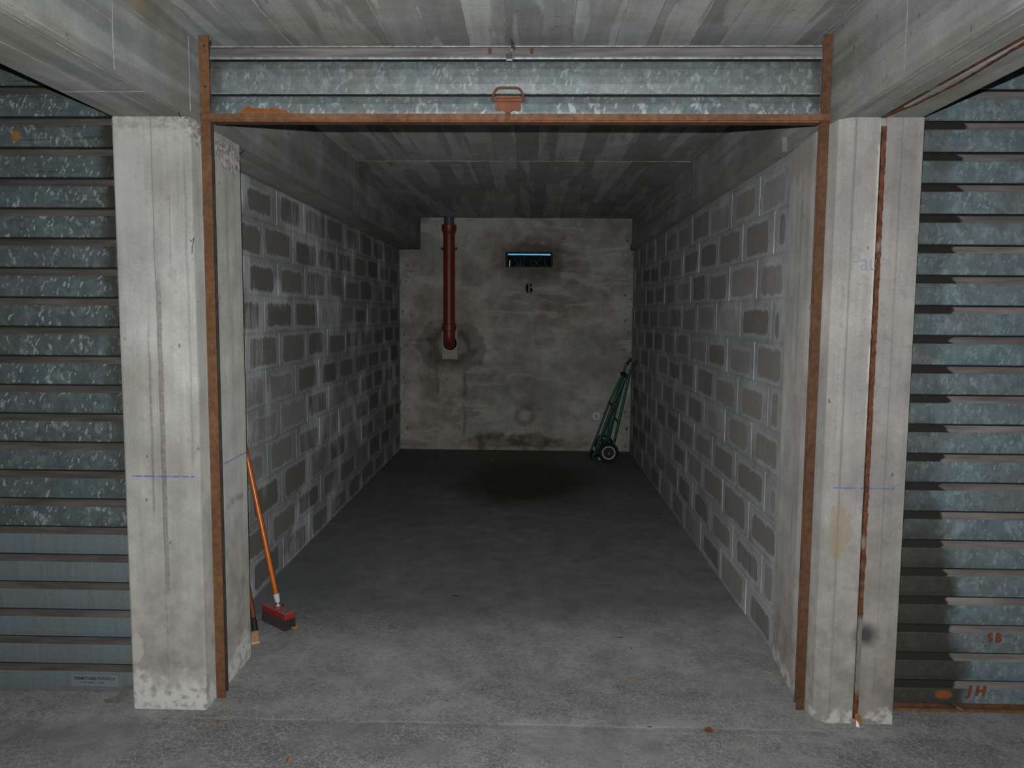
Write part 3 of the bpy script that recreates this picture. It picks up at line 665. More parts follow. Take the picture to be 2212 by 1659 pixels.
# beams running from the aisle over the pillars to the back wall
bmL = MB().box(PL0, PL1, YF, YB+0.1, H, HC+0.01).build('beam', M_BML, bevel=0.006)
tag(bmL, 'concrete beam over the pillar beside the brooms', kind='structure')
bmR = MB(); bmR.box(PR0, 1.203, YF, YB+0.1, H, HC+0.01); bmR.box(1.222, PR1, YF, YB+0.1, H, HC+0.01)
bmR = bmR.build('beam', M_BMR, bevel=0.006); tag(bmR, 'concrete beam split by the rusty joint', kind='structure')
for i, (p, q, w_) in enumerate((((PL1, -0.487, H+.01), (PL1, -0.484, HC), .009), ((PL1, -1.6, 2.291), (PL1, -0.487, 2.291), .008), ((PL1, -1.8, H+.02), (PL1, -0.63, 2.166), .007),
                               ((PL1, -0.487, 2.365), (PL1, 0.1, 2.365), .006), ((PL1, 0.46, 2.385), (PL1, 2.5, 2.385), .006), ((PL1, 2.506, H), (PL1, 2.506, HC), .008),
                               ((PL1, 0.008, H+.02), (PL1, 0.008, 2.42), .005))):
    fin(bmL, p, q, w_, seed=100+i, nrm=(1, 0, 0), proud=0.0035)
for i, (p, q, w_) in enumerate((((PL0+.01, -0.30, H), (PL1-.005, -0.297, H), .006), ((-1.338, -1.8, H), (-1.313, -0.30, H), .006), ((-1.257, -0.30, H), (-1.26, 0.0, H), .007), ((-1.185, -1.8, H), (-1.18, 0.0, H), .008),
                               ((-1.265, 0.46, H), (-1.265, YB, H), .005), ((-1.345, 0.5, H), (-1.345, YB, H), .005))):
    fin(bmL, p, q, w_, seed=120+i, nrm=(0, 0, -1), proud=0.0035)
for i, (p, q, w_) in enumerate((((PR0, -0.436, H+.01), (PR0, -0.436, HC), .011), ((PR0, -1.6, 2.378), (PR0, -0.1, 2.378), .006), ((PR0, -0.436, 2.243), (PR0, 0.05, 2.238), .014), ((PR0, -1.6, 2.243), (PR0, -.436, 2.245), .006),
                               ((PR0, 0.2, 2.345), (PR0, YB, 2.345), .007), ((PR0, 2.46, H+.06), (PR0, 2.46, HC), .006))):
    fin(bmR, p, q, w_, seed=140+i, nrm=(-1, 0, 0), proud=0.0035)
for i, (p, q, w_) in enumerate((((1.085, -1.8, H), (1.085, -0.05, H), .008), ((1.15, -1.8, H), (1.15, 0.0, H), .006), ((1.24, -1.8, H), (1.235, 0, H), .010))):
    fin(bmR, p, q, w_, seed=160+i, nrm=(0, 0, -1), proud=0.003)
# proud board edge along the foot of the beam inside the garage
MB().box(1.050, PR0+.002, 0.575, YB, H+0.002, H+0.062).build('lower_ledge', M_BMR, bmR, bevel=0.004)
MB().box(1.206, 1.219, YF, 0.0, H+0.004, HC).build('joint_filler', M_JOINT, bmR)
def ragged_strip(pts, w0, name, mat, parent, seed, nrm_axis='y', pos=0.0, prd=0.003):
    rr = random.Random(seed); L = []; Rr = []
    for (a, c_) in pts:
        ww = w0*rr.uniform(0.68, 1.0); o_ = rr.uniform(.0, .16)*w0
        L.append((a-ww/2+o_, c_)); Rr.append((a+ww/2+o_, c_))
    n = len(pts); vs = []; fs = []
    for i in range(n):
        for (a, c_), d in ((L[i], 0.0), (Rr[i], 0.0), (L[i], 0.02), (Rr[i], 0.02)):
            vs.append((a, pos-prd+d, c_) if nrm_axis == 'y' else (a, c_, pos-prd+d))
    for i in range(n-1):
        k = 4*i
        fs += [(k, k+1, k+5, k+4), (k, k+4, k+6, k+2), (k+1, k+3, k+7, k+5)]
    return MB().add(vs, fs).build(name, mat, parent)
def resample(pts, st=0.018):
    out = []
    for (a, c0), (b_, c1) in zip(pts[:-1], pts[1:]):
        n = max(1, int(abs(c1-c0)/st))
        for i in range(n): out.append((a+(b_-a)*i/n, c0+(c1-c0)*i/n))
    out.append(pts[-1]); return out
jr = ragged_strip(resample([(1.228, -1.5), (1.228, -0.72), (1.245, -0.39), (1.234, -0.15), (1.206, 0.0)]), 0.013, 'joint_crust', M_JOINT, bmR, 5, 'z', H, 0.002)

# pillars
plb = MB(); ch = 0.008
plb.prism([(PL0, 0.46), (PL0, ch), (PL0+ch, 0), (PL1-0.006, 0), (PL1, 0.006), (PL1, 0.46)], -0.01, H, 'z')
pl = plb.build('pillar', M_PIL, bevel=0.003); tag(pl, 'pale concrete pillar streaked with two dark runs', kind='structure')
fin(pl, (PL1-.022, 0, 0.02), (PL1-.022, 0, 2.1), 0.006, M_PIL, 3, (0, -1, 0), proud=0.002)
fin(pl, (PL0+.018, 0, 0.02), (PL0+.018, 0, 2.1), 0.006, M_PIL, 4, (0, -1, 0), proud=0.002)
prb = MB()
JX = 1.2125
prb.prism([(PR0+0.035, 0.0), (JX-0.0095, 0.0), (JX-0.0095, 0.46), (1.086, 0.565), (1.086, 0.56), (1.058, 0.24), (1.066, 0.10), (PR0, 0.03)], -0.01, H, 'z')
prb.prism([(JX+0.0095, 0.0), (PR1, 0.0), (PR1, 0.46), (JX+0.0095, 0.46)], -0.01, H, 'z')
prb.box(JX-0.011, JX+0.011, 0.012, 0.45, -0.01, H)
pr = prb.build('pillar', M_PIR, bevel=0.004); tag(pr, 'pale concrete pillar with a rusty vertical joint', kind='structure')
ragged_strip(resample([(1.2125, 2.12), (1.2125, 0.02)], 0.012), 0.0185, 'joint_filler', M_JOINT, pr, 9, 'y', 0.0, 0.001)
MB().add([(1.208, -0.014, 0.001), (1.222, -0.020, 0.001), (1.232, -0.012, 0.012), (1.226, 0.0, 0.045), (1.211, 0.0, 0.04), (1.216, -0.012, 0.03)], [(0, 1, 2, 5), (5, 2, 3, 4), (0, 5, 4), (0, 4, 3, 1), (1, 3, 2)]).build('broken_filler', M_ORNG, pr)
MB().add([(1.208, -0.020, 0.003), (1.219, -0.026, 0.003), (1.217, -0.016, 0.017), (1.210, -0.014, 0.024), (1.212, -0.010, 0.003)], [(0, 1, 2, 3), (0, 3, 4), (1, 4, 2), (2, 4, 3), (0, 4, 1)]).build('plaster_flake', M_WHITE, pr)
fin(pr, (PR0+.05, 0, 0.05), (PR0+.05, 0, 2.1), 0.008, M_PIR, 7, (0, -1, 0), proud=0.002)
# pen scribbles on the pillar
def pen(pts, r, mat, parent, name): return MB().tube(pts, r, 5).build(name, mat, parent)
pen([(1.0755, 0.455+0.026*math.cos(a), 1.585+0.034*math.sin(a)) for a in [i*2*PI/14 for i in range(14)]], 0.0009, M_PENF, pr, 'pen_mark')
pen([(1.0745, 0.475, 1.535), (1.0725, 0.45, 1.545), (1.071, 0.435, 1.53), (1.0725, 0.45, 1.51), (1.071, 0.43, 1.495), (1.070, 0.415, 1.505)], 0.0009, M_PENF, pr, 'pen_mark')
text_mesh('pen_mark', 'Pau', 0.085, (1.118, -0.0005, 1.635), M_PENF, pr, 0.0004, 0.8)
# bent tie wires left in the concrete
MB().tube([(-1.172, -0.001, 1.678), (-1.166, -0.012, 1.70), (-1.160, -0.006, 1.735), (-1.170, -0.012, 1.72), (-1.178, -0.004, 1.728)], 0.0011, 6).build('tie_wire', M_WIRE, pl)
MB().tube([(-1.165, 0.72, 2.30), (-1.150, 0.73, 2.32), (-1.145, 0.735, 2.355)], 0.0014, 6).build('tie_wire', M_WIRE, bmL)
MB().tube([(-1.18, 0.55, H-.001), (-1.19, 0.53, H-.02), (-1.20, 0.50, H-.012), (-1.215, 0.48, H-.004)], 0.0012, 6).build('tie_wire', M_WIRE, bmL)
MB().tube([(-1.178, -0.055, H-.001), (-1.172, -0.075, H-.012), (-1.166, -0.07, H-.02)], 0.0014, 6).build('tie_wire', M_WIRE, bmL)

# block walls: every block is its own object in a recessed bed of mortar
_bc = {}
def block_mesh(hy, hz, sgn, mat):
    key = (round(hy, 3), round(hz, 3), sgn)
    if key in _bc: return _bc[key]
    e = 0.003
    x1 = 0.0; x0 = -0.02*sgn; xm = -0.0012*sgn
    vs = [(x0, -hy, -hz), (x0, hy, -hz), (x0, hy, hz), (x0, -hy, hz), (xm, -hy, -hz), (xm, hy, -hz), (xm, hy, hz), (xm, -hy, hz),
          (x1, -hy+e, -hz+e), (x1, hy-e, -hz+e), (x1, hy-e, hz-e), (x1, -hy+e, hz-e)]
    fs = [(8, 9, 10, 11)] + [(4+i, 4+(i+1) % 4, 8+(i+1) % 4, 8+i) for i in range(4)] + [(i, (i+1) % 4, 4+(i+1) % 4, 4+i) for i in range(4)]
    me = bpy.data.meshes.new('block'); me.from_pydata(vs, [], fs); me.materials.append(mat)
    at = me.attributes.new('half', 'FLOAT_VECTOR', 'POINT')
    for d in at.data: d.vector = (0, hy, hz)
    bm = bmesh.new(); bm.from_mesh(me); bmesh.ops.recalc_face_normals(bm, faces=bm.faces)
    for f in bm.faces:
        pass
    bm.to_mesh(me); bm.free()
    # make sure the front looks into the garage
    if me.polygons[0].normal.x*sgn < 0: me.flip_normals()
    _bc[key] = me; return me
def block_wall(wall, X, sgn, y0, y1, z_top, pitch, n, odd, even, mat, step_=0.516):
    for r in range(n):
        zt = z_top - pitch*r; zb = max(zt-pitch, 0.005)
        zt = min(zt, H-0.002)
        if zt-zb < 0.03: continue
        j = odd if r % 2 == 0 else even
        ys = []; k = j
        while k > y0: k -= step_
        while k < y1+step_: ys.append(k); k += step_
        ys = [y0] + [v for v in ys if y0+0.02 < v < y1-0.02] + [y1]
        for a, c_ in zip(ys[:-1], ys[1:]):
            hy = (c_-a)/2 - 0.005; hz = (zt-zb)/2 - 0.005
            if hy < 0.02: continue
            o = bpy.data.objects.new('block', block_mesh(hy, hz, sgn, mat)); col.objects.link(o); o.parent = wall
            o.location = (X + R.uniform(-0.0012, 0.0008)*sgn, (a+c_)/2, (zt+zb)/2)
wl = MB().box(WL-0.2, WL-0.0025, 0.30, YB+0.05, -0.02, H).build('wall_left', M_MOR_L); tag(wl, 'streaky concrete block wall behind the orange broom handle', kind='structure')
block_wall(wl, WL, 1, 0.31, YB, 2.148, 0.1955, 11, 1.075, 1.36, M_BLK_L)
wr = MB().box(WR+0.0025, WR+0.2, 0.47, YB+0.05, -0.02, H+0.02).build('wall_right', M_MOR_R); tag(wr, 'concrete block wall the green hand truck leans towards', kind='structure')
block_wall(wr, WR, -1, 0.555, YB, 2.134, 0.1940, 11, 1.005, 0.765, M_BLK_R)
# thin mortar fillet where pillar and block wall meet
MB().box(WL, PL1-0.1, 0.30, 0.455, 0, H).build('return_face', M_PIL, pl)

# back wall with the vent opening
VX0, VX1, VZ0, VZ1 = -0.262, 0.238, 1.972, 2.130
bw = MB(); TH = 0.20
bw.box(-4.6, VX0, YB, YB+TH, -0.02, HC+.05); bw.box(VX1, 4.6, YB, YB+TH, -0.02, HC+.05)  # side spans widened out of view to shut out sky light
bw.box(VX0, VX1, YB, YB+TH, -0.02, VZ0); bw.box(VX0, VX1, YB, YB+TH, VZ1, HC+.05)
bwo = bw.build('wall_back', M_PLA); tag(bwo, 'stained cream plaster back wall', kind='structure')
# stencilled 6
six = thing('stencilled_number', (-0.008, YB-0.001, 1.752), 'black stencilled number 6 on the back wall under the vent', 'number')
def poly_part(pts, name, mat, parent, y, t=0.0012):
    return MB().prism(pts, y-t, y+0.001, 'y').build(name, mat, parent)
cx, cz, sx, sz = -0.008, 1.752, 0.040, 0.052
def E_(px, pz): return (cx+px*sx, cz+pz*sz)
poly_part([E_(-0.22+(-0.78)*math.sin(PI*i/12), math.cos(PI*i/12)) for i in range(13)], 'numeral_stroke', M_BLACK, six, YB)
poly_part([E_(0.12+0.80*math.sin(PI*i/10), -0.42+0.52*math.cos(PI*i/10)) for i in range(11)], 'numeral_stroke', M_BLACK, six, YB)
poly_part([E_(0.42+0.30*math.cos(2*PI*i/12), 0.55+0.27*math.sin(2*PI*i/12)) for i in range(12)], 'numeral_dot', M_BLACK, six, YB)
poly_part([E_(0.06, 0.97), E_(0.08, 0.90), E_(0.38, 0.84), E_(0.62, 0.68), E_(0.60, 0.80), E_(0.36, 0.95)], 'numeral_stroke', M_BLACK, six, YB)
# vent: rusty frame set in the opening, weeds and soil outside
vt = thing('window_1', ((VX0+VX1)/2, YB+0.05, VZ0), 'narrow barred vent slot in the back wall above the number', 'vent'); del vt['category']; vt['kind'] = 'structure'
vf = MB(); fy0, fy1 = YB+0.05, YB+0.075; q = 0.022
vf.box(VX0, VX1, fy0, fy1, VZ0, VZ0+0.012); vf.box(VX0, VX1, fy0, fy1, VZ1-0.012, VZ1); vf.box(VX0, VX0+q, fy0, fy1, VZ0+.012, VZ1-.012); vf.box(VX1-q, VX1, fy0, fy1, VZ0+.012, VZ1-.012)
vf.build('window_frame', M_DARK, vt, bevel=0.002)
MB().box(VX0+0.038, VX0+0.046, fy0, fy1, VZ0+.01, VZ0+.075).build('bar', M_STEEL, vt)
# bank of soil just outside, its top edge leaving a slit of sky
bank = MB(); rr = random.Random(3); nb = 26; vs = []; fs = []
zt_ = []
for i in range(nb+1):
    xx = -1.2+2.4*i/nb; zt_.append((xx, 2.1285+rr.uniform(-0.002, 0.002)))
bank.prism([(-1.2, 1.2), (1.2, 1.2)] + zt_[::-1], YB+0.42, YB+0.9, 'y')
gro = MB().box(-1.2, 1.2, YB+TH+0.01, YB+0.9, 1.1, 1.2).build('ground', M_EARTH); tag(gro, 'dark earth outside the vent slot', kind='structure')
bank.build('soil_bank', M_EARTH, gro)
st = MB(); rr = random.Random(12)
for i in range(34):
    x0 = rr.uniform(-0.27, 0.26); y0 = YB+rr.uniform(0.24, 0.38); z0 = rr.uniform(1.9, 1.98); ln = rr.uniform(0.05, 0.15); ang = rr.uniform(-1.0, 1.0)
    x1 = x0+ln*math.sin(ang)*1.5; z1 = min(z0+ln*1.1, 2.12); xm = (x0+x1)/2+rr.uniform(-.02, .02)
    if i > 9 and x0 < -0.12: continue
    st.tube([(x0, y0, z0), (xm, y0, (z0+z1)/2+0.01), (x1, y0+.01, z1)], 0.0014 if i % 2 else 0.0009, 5, mi=0 if i % 3 else 1)
so = st.build('weeds', [M_STALK, M_GRASS]); tag(so, 'dry tangled weeds outside the vent slot', 'weeds', kind='stuff')

# unseen walls added around the aisle and neighbouring bays to keep sky light out
for nm, bx, lab in (('wall_aisle_shield', (-4.6, 4.6, YF-0.1, YF, -0.02, HC+.02), 'unseen concrete wall added across the aisle to keep sky light out'),
                    ('wall_side_shield', (-4.6, -4.5, YF, YB+.3, -0.02, HC+.02), 'unseen concrete wall added past the smooth-lathed shutter to keep sky light out'),
                    ('wall_side_shield', (4.5, 4.6, YF, YB+.3, -0.02, HC+.02), 'unseen concrete wall added past the grimy shutter to keep sky light out')):
    o = MB().box(*bx).build(nm, M_BML); tag(o, lab, kind='structure')

# ------------------------------------------------------------------ roller shutters
def lath_profile(p):
    # (y offset, z from the top of the lath) front outline, material of the span that follows
    return [(0.014, 0.006, 2), (0.012, -0.001, 2), (0.012, -0.0045, 1), (0.009, -0.010, 1), (0.0015, -0.029, 0), (-0.0005, -0.034, 0), (-0.003, -0.060, 0), (-0.003, -0.085, 0), (0.0, -p+0.005, 3), (0.004, -p+0.002, 2), (0.012, -p+0.001, 2)]
def lath(name, parent, x0, x1, yf, zt, p, mats, dent=None, n=1):
    pr_ = lath_profile(p); k = len(pr_); vs = []; fs = []; mi = []
    xs = [x0+(x1-x0)*i/n for i in range(n+1)]
    for x in xs:
        dy = dent(x) if dent else 0.0
        for (yo, zo, _) in pr_: vs.append((x, yf+yo+dy, zt+zo))
        vs.append((x, yf+0.020, zt-p+0.001)); vs.append((x, yf+0.020, zt+0.006))
    q = k+2; mb = MB()
    off = 0
    for i in range(n):
        for j in range(q):
            f = (i*q+j, i*q+(j+1) % q, (i+1)*q+(j+1) % q, (i+1)*q+j)
            fs.append(f); mi.append(pr_[j][2] if j < k-1 else 2)
    fs.append(tuple(range(q))); mi.append(2); fs.append(tuple(n*q+j for j in range(q))); mi.append(2)
    mb.v = vs; mb.f = fs; mb.m = mi
    return mb.build(name, mats, parent)

YS = 0.117; P = 0.1085
# closed shutter with newer smooth lower laths
s1 = thing('roller_shutter', (-2.7, YS, 0), 'closed galvanised roller shutter with newer smooth laths at the bottom', 'shutter', 'roller shutters in a row')
for k in range(23):
    zt = 0.006 + P*(k+1)
    if zt > HC: break
    o = lath('lath', s1, -4.0, -1.455, YS, zt, P, [Z_L2 if k < 6 else Z_L, D_L, M_GAP, Z_L2 if k < 6 else Z_L], None, 6)
tg = MB().box(-1.742, -1.556, YS-0.0042, YS-0.0025, 0.030, 0.077).build('maker_label', M_STICK, s1)
tag(tg, 'clear sticker with small navy lettering')
text_mesh('lettering', 'FERMETURES PONTILLE', 0.0165, (-1.731, YS-0.0046, 0.0555), M_INK, tg, 0.0004, 0.93, 0, 0.0002)
text_mesh('lettering', 'P 74 72 80 02  -  LYON', 0.0095, (-1.708, YS-0.0046, 0.0415), M_INK, tg, 0.0004, 1.0)
MB().box(-4.0, -1.455, YS+0.001, YS+0.016, 0.0085, 0.016).build('bottom_rail', Z_L2, s1)
# closed shutter beside the joint, grimy at its pillar end
s2 = thing('roller_shutter', (2.7, YS, 0), 'closed galvanised roller shutter with a rusty bottom bar and black grime at one end', 'shutter', 'roller shutters in a row')
for k in range(23):
    zt = 0.034 + 0.1079*(k+1) - 0.027
    if zt > HC: break
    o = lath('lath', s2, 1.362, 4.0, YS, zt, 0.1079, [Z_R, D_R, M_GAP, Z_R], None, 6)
bb = MB(); bb.box(1.362, 4.0, YS-0.010, YS+0.02, 0.017, 0.030); bb.box(1.362, 4.0, YS-0.026, YS+0.02, 0.008, 0.017, 1)
bb = bb.build('bottom_bar', [M_RUSTD, M_RUST2], s2, bevel=0.001)
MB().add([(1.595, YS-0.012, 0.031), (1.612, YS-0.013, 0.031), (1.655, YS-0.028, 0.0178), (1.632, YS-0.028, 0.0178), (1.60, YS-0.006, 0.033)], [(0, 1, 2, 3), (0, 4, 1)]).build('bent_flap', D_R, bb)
text_mesh('painted_initials', 'S B', 0.047, (1.736, YS-0.0035, 0.272), M_OPNT, s2, 0.0004, 0.82, 0, 0.003)
text_mesh('painted_initials', 'J H', 0.052, (1.674, YS-0.0035, 0.062), M_OPNT, s2, 0.0004, 1.0, 0.12, 0.003)

# raised shutter of the open garage: last laths of the curtain, bottom bar, handle, coil
s3 = thing('roller_shutter', (0, YS, 2.15), 'raised galvanised roller shutter with rusty bottom bar over the open garage', 'shutter', 'roller shutters in a row')
OX0, OX1 = -1.139, 1.037
lath('lath', s3, OX0, OX1, YS, 2.2555, 0.096, [Z_O2, Z_O, M_GAP, Z_EDGE], None, 8)
lath('lath', s3, OX0, OX1, YS+0.001, 2.3765, 0.121, [Z_O, Z_O, M_GAP, Z_EDGE], None, 8)
# the next lath already tips back towards the coil
tl = MB(); nseg = 8
pf = [(0.010, 2.3775, 2), (0.002, 2.3775, 3), (0.0, 2.381, 3), (0.001, 2.386, 1), (0.010, 2.4195, 2), (0.009, 2.4215, 3), (0.009, 2.4265, 2), (0.020, 2.429, 2), (0.030, 2.426, 2), (0.022, 2.38, 2)]
for i in range(nseg+1):
    x = OX0+(OX1-OX0)*i/nseg
    for yo, zz, _ in pf: tl.v.append((x, YS+yo, zz))
q = len(pf)
for i in range(nseg):
    for j in range(q):
        tl.f.append((i*q+j, i*q+(j+1) % q, (i+1)*q+(j+1) % q, (i+1)*q+j)); tl.m.append(pf[j][2])
tl.f += [tuple(range(q)), tuple(nseg*q+j for j in range(q))]; tl.m += [2, 2]
tl.build('lath', [Z_O, D_TOP, M_GAP, Z_EDGE], s3)
# coil hidden behind the curtain
coil = MB(); prof = []
coil.tube([(OX0+.02, 0.295, 2.362), (OX1-.02, 0.295, 2.362)], 0.098, 24)
coil.build('coil', M_DARK, s3, smooth=True)
# angle-iron bottom bar
bar = MB(); bar.box(-1.160, 1.060, YS-0.036, YS-0.031, 2.1575, 2.1795); bar.box(-1.128, 1.027, YS-0.034, YS+0.012, 2.1515, 2.1575); bar.box(-1.128, 1.027, YS-0.031, YS-0.004, 2.1575, 2.176)
bar = bar.build('bottom_bar', M_RUST2, s3, bevel=0.0012)
for x in (-0.86, -0.62, -0.42, -0.155, 0.55, 0.33):
    MB().tube([(x, YS-0.0355, 2.169), (x, YS-0.0385, 2.169)], [0.006, 0.0045], 10).build('rivet', M_RUST2, bar)
MB().box(-0.076, -0.059, YS-0.040, YS-0.0355, 2.158, 2.183).build('bar_lug', M_RUSTD, bar, bevel=0.001)
# pull handle: plate with a pointed foot, hinge roll and wire loop
hd = MB()
HXc = -0.067; yh = YS-0.008
out = [(-.031, .040), (-.031, .030), (.031, .030), (.031, .040)]
hp = [(-.044, .029), (-.046, .002), (-.043, -.003), (-.020, -.003), (-.013, -.006), (-.006, -.0135), (.000, -.0155), (.006, -.0135), (.013, -.006), (.020, -.003), (.043, -.003), (.046, .002), (.044, .029)]
hd.prism([(HXc+a, 2.200+z) for a, z in hp][::-1], yh-0.004, yh, 'y')
hd.prism([(HXc-.047, 2.233), (HXc+.047, 2.233), (HXc+.045, 2.249), (HXc-.045, 2.249)], yh-0.003, yh+0.001, 'y')
hpl = hd.build('handle_plate', M_RUSTP, s3, bevel=0.0012)
MB().tube([(HXc-.049, yh-0.006, 2.2325), (HXc+.049, yh-0.006, 2.2325)], 0.0066, 12).build('hinge_roll', M_RUSTP, hpl, smooth=True)
lp = [(HXc-.049, yh-.008, 2.2275), (HXc-.0555, yh-.010, 2.230), (HXc-.0555, yh-.014, 2.240), (HXc-.047, yh-.021, 2.258), (HXc-.039, yh-.025, 2.266), (HXc-.028, yh-.026, 2.2690),
      (HXc+.028, yh-.026, 2.2690), (HXc+.039, yh-.025, 2.266), (HXc+.047, yh-.021, 2.258), (HXc+.0555, yh-.014, 2.240), (HXc+.0555, yh-.010, 2.230), (HXc+.049, yh-.008, 2.2275)]
MB().tube(lp, 0.0044, 10).build('pull_loop', M_RUSTD, s3, smooth=True)
# lock bolt slots and the lock cylinder on the tipped lath
for x in (-0.134, 0.015):
    MB().box(x-0.0062, x+0.0062, YS-0.0015, YS+0.010, 2.397, 2.415).build('bolt_slot', M_RUSTD, s3)
MB().tube([(-0.055, YS+0.004, 2.416), (-0.055, YS-0.020, 2.408)], 0.0085, 14).build('lock_cylinder', M_DARK, s3, smooth=True)
# keys hanging from the lock
kb = thing('key_bunch', (-0.057, YS-0.03, 2.40), 'keys with a square plastic tag hanging from the lock of the raised shutter', 'keys')
k1 = MB(); ky = YS-0.024
k1.prism([(-0.0595, 2.437), (-0.057, 2.4385), (-0.0535, 2.436), (-0.051, 2.428), (-0.051, 2.418), (-0.054, 2.411), (-0.059, 2.411), (-0.061, 2.418)][::-1], ky-0.004, ky, 'y')
k1.build('key_in_lock', M_DARK, kb, bevel=0.0008)
MB().tube([(-0.052+0.009*math.cos(a), ky-0.004+0.003*math.sin(a*2), 2.406+0.009*math.sin(a)) for a in [i*2*PI/16 for i in range(17)]], 0.0013, 6).build('key_ring', M_STEEL, kb, smooth=True)
MB().box(-0.0605, -0.051, ky-0.006, ky-0.003, 2.397, 2.406).build('key_bow', M_BRASS, kb, bevel=0.001)
MB().tube([(-0.058, ky-.005, 2.398), (-0.0595, ky-.006, 2.388)], 0.0013, 6).build('chain_link', M_CHROME, kb)
tgp = MB().box(-0.0755, -0.0515, ky-0.007, ky-0.004, 2.3635, 2.3885).build('key_tag', M_CHROME, kb, bevel=0.0035)
MB().box(-0.0735, -0.0545, ky-0.0078, ky-0.0068, 2.371, 2.386).build('tag_insert', M_BLKT, tgp)
for i, zz in enumerate((2.3825, 2.379, 2.3755)):
    MB().box(-0.071+0.001*i, -0.057, ky-0.0082, ky-0.0077, zz, zz+0.0012).build('printed_line', M_STEEL, tgp)
MB().prism([(-0.0525, 2.400), (-0.0495, 2.400), (-0.0455, 2.372), (-0.0462, 2.364), (-0.0485, 2.368), (-0.0482, 2.374)][::-1], ky-0.006, ky-0.0045, 'y').build('hanging_key', M_CHROME, kb)

# guide rails of the open garage
def rail(x0, x1, slot_left, label, mt, inner):
    t = thing('guide_rail', ((x0+x1)/2, 0.11, 0.01), label, 'rail', 'guide rails of the open garage')
    y0 = 0.088; y1 = 0.150; wt = 0.005
    zt = 2.452; z0 = 0.004
    MB().box(x0, x1, y0, y0+wt, z0, zt).build('front_flange', mt, t, bevel=0.001)
    MB().box(*((x0+0.013, x1) if slot_left else (x0, x1-0.013)), y1-wt, y1, z0, zt).build('rear_flange', inner, t, bevel=0.001)
    wx = (x1-wt, x1) if slot_left else (x0, x0+wt)
    MB().box(wx[0], wx[1], y0+wt, y1-wt, z0, zt).build('web', inner, t)
    for zz in (2.415, 2.275):
        xx = (x0+x1)/2 - (0.004 if slot_left else -0.002)
        MB().tube([(xx, y0-0.0015, zz), (xx, y0+0.001, zz)], 0.0042, 10).build('screw_head', M_DARK, t)
    return t
rail(-1.1665, -1.131, False, 'rusty steel guide rail on the pillar beside the brooms', M_RUST, M_DARK)
rail(1.030, 1.0605, True, 'rusty steel guide rail next to the pillar with the joint', M_RUSTR, M_RUSTD)

# ------------------------------------------------------------------ things in the garage
# push broom with orange handle
br = thing('push_broom', (-1.15, 0.82, 0.004), 'push broom with orange handle and dusty red head leaning in the corner', 'broom')
foot = Vector((-1.160, 0.80, 0.100)); top = Vector((-1.330, 0.905, 0.775)); dirn = (top-foot).normalized()
s0 = foot + dirn*0.046
MB().tube([s0, top, top+dirn*0.12], [0.0125, 0.0125, 0.0115], 14).build('handle', M_ORANGE, br, smooth=True)
MB().tube([foot-dirn*0.012, foot+dirn*0.02, s0+dirn*0.004, s0+dirn*0.006], [0.0105, 0.0125, 0.0150, 0.0135], 14).build('socket', M_SOCK, br, smooth=True)
MB().tube([foot+dirn*0.006+Vector((0.010, -0.012, 0)), foot+dirn*0.006+Vector((0.030, -0.014, 0.004))], 0.004, 8).build('clamp_screw', M_STEEL, br)
MB().tube([foot+dirn*0.004, foot+dirn*0.012], [0.0145, 0.0145], 14).build('clamp_band', M_STEEL, br, smooth=True)
# head runs towards the photographer and to the side
ha = Vector((-1.238, 0.862, 0)); hb_ = Vector((-1.085, 0.735, 0)); hx = (hb_-ha).normalized(); hyv = Vector((-hx.y, hx.x, 0)); Lh = (hb_-ha).length
def hpnt(t, s_, z): return ha + hx*(t*Lh) + hyv*s_ + Vector((0, 0, z))
wv = 0.027
hd_ = MB()
vs = [hpnt(0, -wv, .056), hpnt(1, -wv, .056), hpnt(1, wv, .056), hpnt(0, wv, .056), hpnt(0.0, -wv, .086), hpnt(1, -wv, .086), hpnt(1, wv, .086), hpnt(0, wv, .086)]
hd_.add(vs, [(0, 3, 2, 1), (4, 5, 6, 7), (0, 1, 5, 4), (1, 2, 6, 5), (2, 3, 7, 6), (3, 0, 4, 7)])
bh = hd_.build('head', M_RED, br, bevel=0.004)
MB().tube([hpnt(.5, 0, .080), hpnt(.5, 0, .096)], [0.020, 0.016], 14).build('head_boss', M_RED, bh, smooth=True)
bs = MB(); rb = random.Random(5)
for i in range(52):
    for j in range(9):
        t = (i+.5)/52; s_ = -wv*.9+2*wv*.9*j/8; fl_ = 1.12
        p0 = hpnt(t, s_, .058); tt = .5+(t-.5)*1.01
        p1 = hpnt(tt+rb.uniform(-.006, .006), s_*fl_+rb.uniform(-.002, .002), 0.0055)
        bs.tube([p0, p1], [0.0024, 0.0026], 5)
bso = bs.build('bristles', M_BRIS, br); bso['kind'] = 'stuff'
